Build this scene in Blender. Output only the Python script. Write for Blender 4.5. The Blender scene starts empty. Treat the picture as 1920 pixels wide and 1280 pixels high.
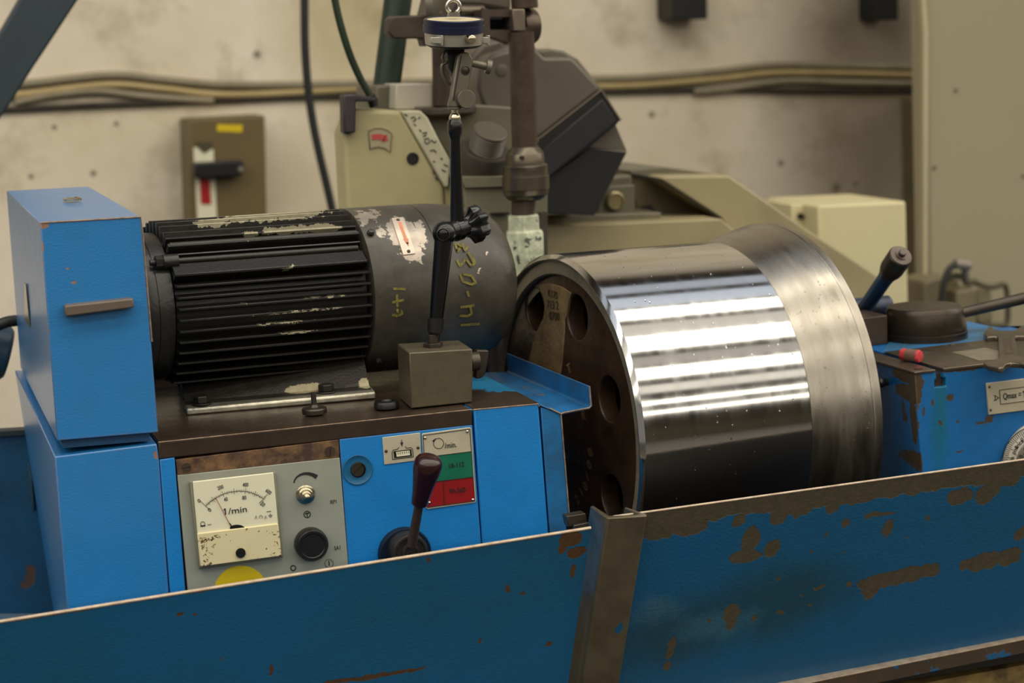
import bpy, bmesh, math, random
from mathutils import Vector, Matrix
random.seed(7)
V = Vector
S = bpy.context.scene
COL = S.collection

# ------------------------------------------------------------------ camera
F = 3700.0
YAW, PIT, ROL = [math.radians(a) for a in (17.5, 9.0, 2.8)]
_f = V((math.sin(YAW)*math.cos(PIT), math.cos(YAW)*math.cos(PIT), -math.sin(PIT)))
_r = V((math.cos(YAW), -math.sin(YAW), 0)); _d = _f.cross(_r)
c_, s_ = math.cos(ROL), math.sin(ROL)
RX = c_*_r + s_*_d; RD = -s_*_r + c_*_d; RF = _f
def ray(px, py): return RX*((px-960)/F) + RD*((py-640)/F) + RF
CAM = V((0, 0, 1.10)) - ray(885, 767.5)*1.8
def at(px, py, X=None, Y=None, Z=None):
    """measured point: where the sight line through (px,py) meets a world plane"""
    d = ray(px, py)
    t = (X-CAM.x)/d.x if X is not None else (Y-CAM.y)/d.y if Y is not None else (Z-CAM.z)/d.z
    return CAM + d*t
cd = bpy.data.cameras.new('camera'); cam = bpy.data.objects.new('camera', cd); COL.objects.link(cam)
cam.matrix_world = Matrix(((RX.x, -RD.x, -RF.x, CAM.x), (RX.y, -RD.y, -RF.y, CAM.y), (RX.z, -RD.z, -RF.z, CAM.z), (0, 0, 0, 1)))
cd.sensor_width = 36; cd.lens = 36*F/1920; cd.clip_start = .05
cd.dof.use_dof = True; cd.dof.focus_distance = 1.80; cd.dof.aperture_fstop = 6.3
S.camera = cam

# ------------------------------------------------------------------ materials
def lin(c):
    out = []
    for v in c:
        v /= 255.0
        out.append(v/12.92 if v <= .04045 else ((v+.055)/1.055)**2.4)
    return (*out, 1)
class NT:
    def __init__(s, name):
        s.m = bpy.data.materials.new(name); s.m.use_nodes = True; s.t = s.m.node_tree
        s.b = s.t.nodes['Principled BSDF']
    def n(s, typ, **kw):
        x = s.t.nodes.new(typ)
        for k, v in kw.items(): setattr(x, k, v)
        return x
    def l(s, a, b): s.t.links.new(a, b)
    def math(s, op, a, b=None, clamp=False):
        x = s.n('ShaderNodeMath', operation=op); x.use_clamp = clamp
        for i, v in enumerate((a, b)):
            if v is None: continue
            if hasattr(v, 'is_output'): s.l(v, x.inputs[i])
            else: x.inputs[i].default_value = v
        return x.outputs[0]
    def vmath(s, op, a, b):
        x = s.n('ShaderNodeVectorMath', operation=op)
        for i, v in enumerate((a, b)):
            if hasattr(v, 'is_output'): s.l(v, x.inputs[i])
            else: x.inputs[i].default_value = v
        return x.outputs['Value'] if op in ('LENGTH', 'DOT_PRODUCT') else x.outputs[0]
    def noise(s, vec, scale, detail=3, rough=.55):
        x = s.n('ShaderNodeTexNoise'); x.inputs['Scale'].default_value = scale
        x.inputs['Detail'].default_value = detail; x.inputs['Roughness'].default_value = rough
        s.l(vec, x.inputs['Vector']); return x.outputs['Fac'], x.outputs['Color']
    def ramp(s, v, a, b, v0=0., v1=1.):
        x = s.n('ShaderNodeMapRange'); x.clamp = True
        s.l(v, x.inputs[0])
        for i, q in enumerate((a, b, v0, v1)): x.inputs[i+1].default_value = q
        return x.outputs[0]
    def mix(s, f, a, b):
        x = s.n('ShaderNodeMix', data_type='RGBA')
        for i, v in ((0, f), (6, a), (7, b)):
            if hasattr(v, 'is_output'): s.l(v, x.inputs[i])
            else: x.inputs[i].default_value = v
        return x.outputs[2]
    def fmix(s, f, a, b):
        x = s.n('ShaderNodeMix', data_type='FLOAT')
        for i, v in ((0, f), (2, a), (3, b)):
            if hasattr(v, 'is_output'): s.l(v, x.inputs[i])
            else: x.inputs[i].default_value = v
        return x.outputs[0]

def M(name, col, rough=.5, metal=0., var=.25, vscale=25, dark=None, bump=0., bscale=300, coords='world',
      stretch=(1, 1, 1), chips=None, spec=.5, rvar=0., trans=0., stains=(), coat=0.):
    """chips = dict(col, blobs=[(centre,(rx,ry,rz))], thr=noise threshold, scale, edge=bevel radius, warp, metal, rough)"""
    k = NT(name)
    if coords == 'world': pos = k.n('ShaderNodeNewGeometry').outputs['Position']
    else: pos = k.n('ShaderNodeTexCoord').outputs['Object']
    P = pos
    if stretch != (1, 1, 1): P = k.vmath('MULTIPLY', pos, stretch)
    c0 = lin(col); c1 = lin(dark) if dark else tuple(v*(1-.75) for v in c0[:3])+(1,)
    f, fc = k.noise(P, vscale, 5, .6)
    fac = k.ramp(f, .40, .68)
    fac = k.math('MULTIPLY', fac, var)
    cc = k.mix(fac, c0, c1)
    rr = rough
    if rvar: rr = k.math('ADD', k.math('MULTIPLY', k.noise(P, vscale*1.7, 4)[0], rvar), rough-rvar*.5)
    mm = metal
    h = None
    if bump:
        h = k.noise(P, bscale, 2, .5)[0]
    for (c, rad, scol, amt, warp, wscale) in stains:
        w = k.vmath('MULTIPLY', k.vmath('SUBTRACT', k.noise(pos, wscale, 3)[1], (.5, .5, .5)), (warp*2,)*3)
        q = k.vmath('LENGTH', k.vmath('MULTIPLY', k.vmath('SUBTRACT', k.vmath('ADD', pos, w), tuple(c)), tuple(1/x for x in rad)), (0, 0, 0))
        cc = k.mix(k.ramp(q, 1.1, .35, 0, amt), cc, lin(scol))
    if chips:
        masks = []
        sc = chips.get('scale', 60)
        if chips.get('thr'):
            g = k.noise(pos, sc, 6, .62)[0]
            masks.append(k.ramp(g, chips['thr'], chips['thr']+.012))
        if chips.get('edge'):
            bv = k.n('ShaderNodeBevel'); bv.samples = 4; bv.inputs['Radius'].default_value = chips['edge']
            ge = k.n('ShaderNodeNewGeometry')
            dt = k.vmath('DOT_PRODUCT', bv.outputs[0], ge.outputs['Normal'])
            e = k.math('SUBTRACT', 1.0, dt)
            e = k.math('ADD', e, k.math('MULTIPLY', k.math('SUBTRACT', k.noise(pos, 130, 5, .7)[0], .5), .35))
            masks.append(k.ramp(e, .10, .14))
        bl = chips.get('blobs', [])
        if bl:
            wp = chips.get('warp', .006)
            w = k.vmath('MULTIPLY', k.vmath('SUBTRACT', k.noise(pos, chips.get('wscale', 90), 5, .65)[1], (.5, .5, .5)), (wp*2,)*3)
            pw = k.vmath('ADD', pos, w)
            mn = None
            for c, rad in bl:
                q = k.vmath('LENGTH', k.vmath('MULTIPLY', k.vmath('SUBTRACT', pw, tuple(c)), tuple(1/x for x in rad)), (0, 0, 0))
                mn = q if mn is None else k.math('MINIMUM', mn, q)
            masks.append(k.ramp(mn, 1.0, .97))
        for (org, nrm, off, amp) in chips.get('planes', []):
            q = k.vmath('DOT_PRODUCT', k.vmath('SUBTRACT', pos, tuple(org)), tuple(nrm))
            flat = k.vmath('MULTIPLY', pos, (1, 0, 0))
            q = k.math('ADD', q, k.math('MULTIPLY', k.math('SUBTRACT', k.noise(pos, 22, 6, .62)[0], .5), amp))
            masks.append(k.ramp(q, off, off+.0006))
        mk = masks[0]
        for q in masks[1:]: mk = k.math('MAXIMUM', mk, q)
        chc = lin(chips['col'])
        chc2 = k.mix(k.ramp(k.noise(pos, 140, 4)[0], .35, .65), chc, tuple(v*.8 for v in chc[:3])+(1,))
        cc = k.mix(mk, cc, chc2)
        rr = k.fmix(mk, rr, chips.get('rough', .45)); mm = k.fmix(mk, mm, chips.get('metal', .3))
        hm = k.math('MULTIPLY', mk, -chips.get('depth', .6))
        h = hm if h is None else k.math('ADD', h, hm)
    if h is not None:
        bp = k.n('ShaderNodeBump'); bp.inputs['Strength'].default_value = 1.0; bp.inputs['Distance'].default_value = bump or .0003
        k.l(h, bp.inputs['Height']); k.l(bp.outputs[0], k.b.inputs['Normal'])
    for key, v in (('Base Color', cc), ('Roughness', rr), ('Metallic', mm)):
        if hasattr(v, 'is_output'): k.l(v, k.b.inputs[key])
        else: k.b.inputs[key].default_value = v
    k.b.inputs['Specular IOR Level'].default_value = spec
    if coat: k.b.inputs['Coat Weight'].default_value = coat; k.b.inputs['Coat Roughness'].default_value = .2
    if trans:
        k.b.inputs['Transmission Weight'].default_value = trans; k.b.inputs['IOR'].default_value = 1.33
    return k.m

# ------------------------------------------------------------------ geometry helper
WM = {}
class G:
    def __init__(s): s.v = []; s.f = []
    def add(s, vs, fs):
        o = len(s.v); s.v += [V(a) for a in vs]; s.f += [tuple(i+o for i in q) for q in fs]; return s
    def loops(s, A, B, capA=True, capB=True):
        n = len(A); vs = list(A)+list(B)
        fs = [(i, (i+1) % n, n+(i+1) % n, n+i) for i in range(n)]
        if capA: fs.append(tuple(range(n))[::-1])
        if capB: fs.append(tuple(range(n, 2*n)))
        return s.add(vs, fs)
    def prism(s, pts, vec):
        return s.loops(pts, [V(p)+V(vec) for p in pts])
    def box(s, a, b):
        x0, y0, z0 = a; x1, y1, z1 = b
        return s.prism([V((x0, y0, z0)), V((x1, y0, z0)), V((x1, y0, z1)), V((x0, y0, z1))], (0, y1-y0, 0))
    def px(s, poly, Y, depth, Y2=None, poly2=None):
        """front outline measured on the plane Y, run straight back by depth"""
        A = [at(*q, Y=Y) for q in poly]
        if poly2: return s.loops(A, [at(*q, Y=Y2) for q in poly2])
        return s.prism(A, (0, depth, 0))
    def rings(s, rs, close=False, caps=True, capA=True, capB=True):
        n = len(rs[0]); o = []
        for r in rs: o += list(r)
        fs = []
        for k in range(len(rs)-1):
            for i in range(n):
                fs.append((k*n+i, k*n+(i+1) % n, (k+1)*n+(i+1) % n, (k+1)*n+i))
        if caps and capA: fs.append(tuple(range(n))[::-1])
        if caps and capB: fs.append(tuple(range((len(rs)-1)*n, len(rs)*n)))
        return s.add(o, fs)
    def lathe(s, o, ax, prof, seg=48, up=None, mod=None, caps=True):
        ax = V(ax).normalized(); o = V(o)
        u = (V(up) if up else (V((0, 0, 1)) if abs(ax.z) < .9 else V((1, 0, 0))))
        u = (u-ax*u.dot(ax)).normalized(); w = ax.cross(u)
        rs = []
        for (t, r) in prof:
            r = max(r, 1e-5)
            rs.append([o+ax*t+(u*math.cos(2*math.pi*i/seg)+w*math.sin(2*math.pi*i/seg))*r*(mod(2*math.pi*i/seg) if mod else 1) for i in range(seg)])
        return s.rings(rs, capA=prof[0][1] > 1e-4 and caps, capB=prof[-1][1] > 1e-4 and caps)
    def cyl(s, a, b, r0, r1=None, seg=32, ch=0):
        a = V(a); b = V(b); L = (b-a).length; r1 = r0 if r1 is None else r1
        pr = [(0, r0-ch), (ch, r0), (L-ch, r1), (L, r1-ch)] if ch else [(0, r0), (L, r1)]
        return s.lathe(a, b-a, pr, seg)
    def tube(s, pts, r, seg=14, sub=6):
        P = [V(p) for p in pts]
        if sub > 1 and len(P) > 2:
            Q = []
            for i in range(len(P)-1):
                p0 = P[max(i-1, 0)]; p1 = P[i]; p2 = P[i+1]; p3 = P[min(i+2, len(P)-1)]
                for k in range(sub):
                    t = k/sub
                    Q.append(.5*((2*p1)+(p2-p0)*t+(2*p0-5*p1+4*p2-p3)*t*t+(3*p1-p0-3*p2+p3)*t**3))
            Q.append(P[-1]); P = Q
        rs = []; u = None
        for i, p in enumerate(P):
            t = (P[min(i+1, len(P)-1)]-P[max(i-1, 0)]).normalized()
            if u is None: u = t.orthogonal()
            u = (u-t*u.dot(t)).normalized(); w = t.cross(u)
            rr = r(i/(len(P)-1)) if callable(r) else r
            rs.append([p+(u*math.cos(2*math.pi*k/seg)+w*math.sin(2*math.pi*k/seg))*rr for k in range(seg)])
        return s.rings(rs)
    def sphere(s, c, r, seg=24, sc=(1, 1, 1)):
        n = seg//2
        rs = []
        for i in range(n+1):
            a = -math.pi/2+math.pi*i/n
            rr = max(math.cos(a), 1e-3)
            rs.append([V(c)+V((rr*math.cos(2*math.pi*k/seg)*r*sc[0], rr*math.sin(2*math.pi*k/seg)*r*sc[1], math.sin(a)*r*sc[2])) for k in range(seg)])
        return s.rings(rs)
    def ribbon(s, pts, nrm, w, th=.0003):
        """raised stroke of width w along pts lying on a surface with normal nrm (vector or list)"""
        P = [V(p) for p in pts]; n = len(P)
        top = []; bot = []
        L = []; R = []
        for i, p in enumerate(P):
            t = (P[min(i+1, n-1)]-P[max(i-1, 0)]).normalized()
            nn = V(nrm[i] if isinstance(nrm, list) else nrm).normalized()
            sd = nn.cross(t).normalized()
            ww = w[i] if isinstance(w, (list, tuple)) else w
            L.append((p+sd*ww/2, nn)); R.append((p-sd*ww/2, nn))
        for i in range(n-1):
            a, b, c, d = L[i][0], R[i][0], R[i+1][0], L[i+1][0]
            n0 = L[i][1]*th; n1 = L[i+1][1]*th
            s.add([a, b, c, d, a+n0, b+n0, c+n1, d+n1], [(0, 1, 2, 3), (4, 5, 6, 7), (0, 1, 5, 4), (1, 2, 6, 5), (2, 3, 7, 6), (3, 0, 4, 7)])
        return s
    def grid(s, fn, n, m, th):
        """curved thin plate: fn(u,v)->(point,normal)"""
        A = []; B = []
        for j in range(m+1):
            for i in range(n+1):
                p, nn = fn(i/n, j/m); A.append(p+nn*th); B.append(p-nn*.0005)
        N = (n+1)*(m+1); fs = []
        idx = lambda i, j: j*(n+1)+i
        for j in range(m):
            for i in range(n):
                q = (idx(i, j), idx(i+1, j), idx(i+1, j+1), idx(i, j+1)); fs.append(q); fs.append(tuple(N+k for k in q[::-1]))
        bd = [idx(i, 0) for i in range(n+1)]+[idx(n, j) for j in range(1, m+1)]+[idx(i, m) for i in range(n-1, -1, -1)]+[idx(0, j) for j in range(m-1, 0, -1)]
        for k in range(len(bd)):
            a, b = bd[k], bd[(k+1) % len(bd)]; fs.append((a, b, N+b, N+a))
        return s.add(A+B, fs)
    def build(s, name, mat, parent=None, local=False, bevel=0, bseg=2, smooth=True, origin=None, label=None, solid=0, angle=35):
        me = bpy.data.meshes.new(name)
        o = bpy.data.objects.new(name, me)
        Mx = WM[parent] if parent is not None else Matrix.Translation(V(origin) if origin is not None else (sum(s.v, V())/len(s.v)).to_3d())
        if parent is None and origin is None:
            zc = min(v.z for v in s.v); c = Mx.to_translation(); Mx = Matrix.Translation((c.x, c.y, zc))
        inv = Mx.inverted()
        vs = s.v if local else [inv @ v for v in s.v]
        me.from_pydata([tuple(v) for v in vs], [], s.f)
        bm = bmesh.new(); bm.from_mesh(me)
        bmesh.ops.remove_doubles(bm, verts=bm.verts, dist=2e-6)
        bmesh.ops.recalc_face_normals(bm, faces=bm.faces); bm.to_mesh(me); bm.free()
        me.materials.append(mat)
        if smooth:
            me.shade_smooth(); me.set_sharp_from_angle(angle=math.radians(angle))
        COL.objects.link(o)
        if parent is not None: o.parent = parent
        else: o.matrix_world = Mx
        WM[o] = Mx
        if bevel:
            b = o.modifiers.new('bevel', 'BEVEL'); b.width = bevel; b.segments = bseg; b.limit_method = 'ANGLE'; b.angle_limit = math.radians(35)
        if solid:
            q = o.modifiers.new('solid', 'SOLIDIFY'); q.thickness = solid; q.offset = 0
        if label: o['label'] = label
        return o

def tag(o, label, cat, group=None):
    o['label'] = label; o['category'] = cat
    if group: o['group'] = group
    return o
def struct(o): o['kind'] = 'structure'; return o
def thing(name, label, cat, loc, rot=None, group=None):
    o = bpy.data.objects.new(name, None); COL.objects.link(o); o.empty_display_size = .02
    Mx = Matrix.Translation(V(loc))
    if rot is not None: Mx = Mx @ rot.to_4x4()
    o.matrix_world = Mx; WM[o] = Mx
    return tag(o, label, cat, group)

def text_g(g, string, org, xd, up, width=None, height=None, depth=.0004, center=False, sx=1.0):
    cu = bpy.data.curves.new('t', 'FONT'); cu.body = string; cu.size = 1; cu.resolution_u = 3
    ob = bpy.data.objects.new('t', cu); COL.objects.link(ob)
    dg = bpy.context.evaluated_depsgraph_get()
    me = bpy.data.meshes.new_from_object(ob.evaluated_get(dg))
    xs = [v.co.x for v in me.vertices]; ys = [v.co.y for v in me.vertices]
    x0, x1, y0, y1 = min(xs), max(xs), min(ys), max(ys)
    H = 0.72
    kx = width/(x1-x0) if width else height/H*sx
    ky = height/H if height else kx
    xd = V(xd).normalized(); up = V(up).normalized(); nn = xd.cross(up)
    off = (x0+x1)/2 if center else x0
    vs = [V(org)+xd*((v.co.x-off)*kx)+up*(v.co.y*ky - (H*ky/2 if center else 0))+nn*.0001 for v in me.vertices]
    n = len(vs)
    fs = [tuple(p.vertices) for p in me.polygons]
    g.add(vs+[v+nn*depth for v in vs], fs+[tuple(i+n for i in q) for q in fs])
    bpy.data.objects.remove(ob); bpy.data.meshes.remove(me); bpy.data.curves.remove(cu)
    return g
def tpx(g, string, a, b, Y, h, depth=.0004):
    """lettering between two measured baseline ends on the plane Y, h pixels tall"""
    A = at(*a, Y=Y); B = at(*b, Y=Y); x = (B-A).normalized(); up = V((0, -1, 0)).cross(x)*-1
    if up.z < 0: up = -up
    sc = (at(a[0]+100, a[1], Y=Y)-A).length/100
    return text_g(g, string, A, x, up, width=(B-A).length, height=h*sc, depth=depth)
def disc(g, c, r, Y, th, seg=40, up0=.0):
    """round disc standing out towards the viewer (-Y) from plane Y"""
    C = at(*c, Y=Y); sc = (at(c[0]+50, c[1], Y=Y)-at(c[0]-50, c[1], Y=Y)).length/100
    g.lathe(C+V((0, -up0, 0)), (0, -1, 0), [(0, r*sc), (th*.8, r*sc), (th, r*sc-min(th*.3, r*sc*.2))], seg); return C, sc
def stroke(g, pts, Y, w, th=.0003):
    P = [at(*p, Y=Y) for p in pts]
    sc = (at(pts[0][0]+50, pts[0][1], Y=Y)-at(pts[0][0]-50, pts[0][1], Y=Y)).length/100
    ww = [q*sc for q in w] if isinstance(w, (list, tuple)) else w*sc
    return g.ribbon(P, (0, -1, 0), ww, th)
def circ_px(c, r, a0=0, a1=360, n=24, ry=None):
    ry = ry or r
    return [(c[0]+r*math.cos(math.radians(a0+(a1-a0)*i/n)), c[1]-ry*math.sin(math.radians(a0+(a1-a0)*i/n))) for i in range(n+1)]

# ------------------------------------------------------------------ palette
BL = (34, 120, 182)
CH = (70, 50, 38)
P_ = lambda x, y, Y: at(x, y, Y=Y)
def blob(x, y, Y, rx, rz, ry=.05): return (P_(x, y, Y), (rx, ry, rz))
m_blue = M('blue_hammered_paint', (36, 118, 182), .32, 0, .18, 30, coat=.6, dark=(34, 100, 146), bump=.00028, bscale=560, rvar=.12,
           chips=dict(col=(150, 116, 96), thr=.76, scale=75, edge=.0030, rough=.5, metal=.2, blobs=[(at(x, y, Y=0), (rx*.0005, .006, rz*.0005)) for x, y, rx, rz in
           ((80, 462, 3, 10), (79, 485, 2, 4), (80, 497, 2, 4), (125, 503, 3, 2), (139, 529, 3.5, 3), (88, 612, 2, 3), (90, 620, 3, 4), (83, 422, 8, 6), (280, 525, 2, 4), (283, 598, 2, 3), (292, 853, 4, 6), (190, 840, 4, 1.5))], warp=.003, wscale=200))
m_blue_panel = M('blue_panel_paint', (18, 122, 196), .42, 0, .2, 24, dark=(20, 90, 140), bump=.0002, bscale=420, rvar=.15,
           chips=dict(col=(120, 92, 74), thr=.76, scale=75, edge=.0022, rough=.5, metal=.2))
m_blue_shield = M('blue_sheet_paint_worn', (28, 104, 160), .40, 0, .6, 34, dark=(38, 62, 80), bump=.0002, bscale=300, rvar=.2,
           chips=dict(col=(140, 114, 96), thr=.72, scale=60, edge=.0014, rough=.45, metal=.4))
m_darkblue = M('dark_blue_sheet_paint', (16, 74, 112), .5, 0, .6, 14, dark=(14, 44, 66), bump=.0003, bscale=300,
           chips=dict(col=(86, 66, 52), thr=0, blobs=[blob(60, 1082, .45, .006, .012), blob(50, 1100, .45, .005, .004)], rough=.6, metal=.1, warp=.01))
m_brown = M('oily_brown_plate_steel', (62, 50, 40), .28, .2, .7, 22, dark=(42, 33, 27), bump=.0001, bscale=160, rvar=.25, chips=dict(col=(150, 132, 112), thr=.79, scale=90, edge=.0014, rough=.3, metal=.5, depth=.1))
m_brown_edge = M('brown_plate_edge', (92, 74, 60), .45, .2, .4, 30, dark=(64, 50, 42), bump=.0001, bscale=260)
m_splat = M('worn_blue_over_brown_steel', (66, 54, 44), .35, .3, .5, 30, dark=(50, 42, 36), bump=.0001, bscale=160, rvar=.2,
           chips=dict(col=(26, 116, 160), blobs=[(at(920, 716, Z=1.1), (.05, .035, .05)), (at(945, 728, Z=1.1), (.02, .014, .05))], warp=.022, wscale=60, metal=0, depth=-.3))
m_rust = M('rusty_strip', (66, 46, 36), .6, .1, 1., 62, dark=(128, 96, 62), bump=.0003, bscale=220)
m_grey = M('grey_panel_enamel', (146, 150, 138), .45, 0, .35, 16, dark=(122, 120, 96), bump=.00005, bscale=200, rvar=.1,
           chips=dict(col=(110, 84, 50), thr=.77, scale=120, edge=.0008, rough=.6, metal=0))
m_black = M('satin_black_plastic', (22, 21, 20), .38, 0, .3, 60, spec=.5)
m_gloss_black = M('gloss_black_enamel', (13, 13, 13), .22, 0, .2, 60, spec=.5)
m_ink = M('black_ink', (28, 27, 26), .6, 0, 0)
m_greyink = M('grey_ink', (92, 92, 84), .6, 0, 0)
m_redink = M('red_ink', (150, 70, 66), .6, 0, 0)
m_ivory = M('ivory_meter_face', (222, 218, 190), .35, 0, .12, 14, dark=(206, 200, 168))
RSP = [blob(x, y, 0, rx*.0005, rz*.0005) for x, y, rx, rz in ((378, 1008, 9, 3), (392, 1004, 6, 2.5), (403, 1001, 4, 2), (377, 1018, 3, 3), (384, 1026, 2.5, 4), (379, 1036, 3, 2), (391, 1032, 1.5, 2), (381, 1046, 4, 3), (389, 1052, 3, 3), (378, 1056, 3, 4), (398, 1056, 7, 2.5), (413, 1057, 9, 1.5), (386, 1040, 1.5, 1.5), (395, 1018, 1.5, 2),
       (523, 1036, 4, 3), (518, 1040, 5, 2), (505, 1044, 8, 2), (488, 1048, 12, 1.5), (465, 1051, 7, 1.2), (520, 1000, 2, 2.5), (514, 1012, 1.5, 2), (522, 1022, 2, 2), (509, 1032, 2, 1.5), (517, 990, 1.5, 2), (500, 992, 2, 1.2), (375, 1003, 3, 1.5))]
m_ivory_rust = M('ivory_cover_rust_spots', (214, 202, 160), .4, 0, .15, 18, dark=(196, 180, 138), bump=.0001, bscale=200,
           chips=dict(col=(92, 58, 26), thr=.66, scale=300, blobs=RSP, warp=.006, wscale=420, rough=.7, metal=0, depth=.1))
m_frame = M('meter_case_grey', (132, 128, 106), .4, 0, .4, 30, dark=(90, 84, 66))
m_steel = M('bright_steel', (196, 192, 184), .25, 1, .25, 60, rvar=.1)
m_nickel = M('nickel_plate', (205, 196, 170), .2, 1, .2, 90)
m_yellow = M('yellow_sticker', (214, 186, 8), .5, 0, .1, 20)
m_motor = M('black_motor_enamel', (38, 35, 30), .36, 0, .4, 40, dark=(14, 13, 12), bump=.00025, bscale=260, rvar=.2, coords='world')
m_cover = M('worn_grey_black_cover_paint', (54, 50, 44), .38, .15, .7, 26, dark=(32, 29, 26), bump=.0002, bscale=240, rvar=.25)
m_silveredge = M('worn_bare_aluminium', (190, 184, 166), .36, .85, .5, 70, dark=(110, 104, 90), bump=.0003, bscale=300, rvar=.2)
m_bake = M('dark_red_bakelite', (40, 9, 10), .22, 0, .3, 30, dark=(26, 7, 8), spec=.6)
m_darksteel = M('dark_oiled_steel', (74, 68, 60), .38, .7, .5, 40, dark=(44, 38, 32), bump=.0001, bscale=200, rvar=.2)
m_magnet = M('grey_brown_magnet_steel', (92, 84, 66), .42, .35, .35, 120, dark=(72, 64, 48), bump=.0001, bscale=500,
           chips=dict(col=(176, 168, 150), edge=.0007, rough=.3, metal=.8, depth=.1))
m_cast = M('dark_wet_cast_iron', (62, 44, 31), .40, .25, .7, 45, dark=(34, 24, 17), bump=.0006, bscale=130, rvar=.2)
m_boss = M('khaki_cast_surface', (132, 110, 76), .55, .1, .6, 60, dark=(76, 58, 38), bump=.0006, bscale=220)
m_ringsteel = M('machined_ring_dark', (84, 78, 70), .3, .8, .5, 50, dark=(52, 46, 40), coords='obj', stretch=(1, 1, 1), bump=.00005, bscale=400)
m_column = M('brown_patinated_pipe', (86, 72, 60), .34, .6, .6, 60, dark=(58, 46, 40), bump=.0002, bscale=200)
m_coupling = M('coupling_steel', (94, 86, 72), .30, .75, .2, 60, dark=(64, 56, 46), rvar=.1)
m_hex = M('flaking_pale_green_paint', (186, 190, 164), .6, 0, .9, 60, dark=(120, 126, 104), bump=.0016, bscale=120,
           chips=dict(col=(70, 74, 66), thr=.60, scale=75, rough=.5, metal=.2))
m_cream = M('old_cream_paint', (168, 158, 118), .5, 0, .5, 10, dark=(138, 128, 92), bump=.0002, bscale=60)
m_creamlight = M('pale_scuffed_paint', (192, 186, 158), .5, 0, .5, 30, dark=(150, 142, 118), bump=.0002, bscale=100)
m_lightgrey = M('light_grey_paint', (186, 178, 162), .5, 0, .2, 12)
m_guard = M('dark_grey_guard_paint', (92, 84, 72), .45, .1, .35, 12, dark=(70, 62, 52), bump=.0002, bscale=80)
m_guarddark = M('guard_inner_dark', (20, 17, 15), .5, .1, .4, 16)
m_guardblue = M('blue_black_plate', (36, 34, 38), .4, .1, .3, 16)
m_olive = M('olive_grey_casting', (102, 96, 76), .5, .05, .5, 14, dark=(72, 64, 50))
m_dustcover = M('dusty_beige_cover', (150, 138, 104), .5, 0, .6, 9, dark=(124, 112, 82), bump=.0001, bscale=40)
m_creambox = M('warm_cream_box_paint', (198, 187, 146), .5, 0, .1, 6)
m_cab = M('grey_beige_cabinet_paint', (146, 138, 112), .45, 0, .25, 4, dark=(140, 130, 104))
m_switch = M('olive_brown_switch_box', (104, 88, 54), .45, 0, .35, 10, dark=(88, 72, 42))
m_red = M('signal_red', (168, 18, 20), .45, 0, .1, 20)
m_redplate = M('plate_red', (140, 14, 16), .4, 0, .3, 40, dark=(110, 8, 12))
m_green = M('plate_green', (10, 104, 78), .4, 0, .2, 40)
m_plate = M('brushed_aluminium_plate', (196, 188, 164), .38, .25, .25, 60, dark=(150, 142, 116))
m_rubber = M('black_rubber_cable', (24, 26, 24), .55, 0, .3, 30)
m_greenhose = M('dark_green_hose', (26, 42, 22), .45, 0, .3, 20)
m_greenpipe = M('bottle_green_pipe', (28, 44, 32), .45, 0, .4, 10)
m_strut = M('dark_slate_blue_paint', (38, 50, 58), .5, 0, .4, 8, dark=(28, 36, 42))
m_conduit = M('grey_dusty_conduit', (140, 130, 106), .6, 0, .5, 15, dark=(104, 94, 74))
m_conduit_y = M('yellowed_conduit', (176, 156, 108), .6, 0, .4, 15, dark=(140, 120, 80))
m_groove = M('black_wall_seam', (42, 36, 28), .7, 0, .6, 20, dark=(66, 56, 42))
m_navy = M('navy_anodised_bezel', (30, 34, 62), .35, .3, .2, 60)
m_silver = M('satin_silver_case', (176, 172, 160), .35, .7, .3, 50, dark=(140, 134, 120))
m_linkgrey = M('grey_link_steel', (112, 106, 92), .4, .6, .3, 60, dark=(80, 74, 64))
m_chalk = M('yellow_crayon', (122, 114, 48), .8, 0, .9, 300, dark=(84, 76, 40))
m_orange = M('faded_orange_arrow', (206, 132, 96), .5, 0, .2, 80)
m_pinkwhite = M('scratched_name_plate', (208, 192, 176), .35, .4, .3, 80, dark=(168, 150, 134))
m_redchalk = M('red_crayon', (196, 58, 62), .7, 0, .2, 90)
m_wrap = M('dusty_crayon_wrapper', (110, 78, 66), .7, 0, .6, 70)
m_wrench = M('worn_wrench_steel', (112, 102, 88), .33, .8, .5, 60, dark=(66, 56, 46), rvar=.2, bump=.0001, bscale=200)
m_wood = M('rust_brown_steel', (66, 52, 42), .5, .2, .5, 50, dark=(40, 30, 24), bump=.0002, bscale=200)
m_floor = M('dark_oily_concrete', (66, 62, 56), .6, 0, .5, 3)

m_liner = M('black_oily_liner', (24, 21, 18), .45, 0, .4, 12)
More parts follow.
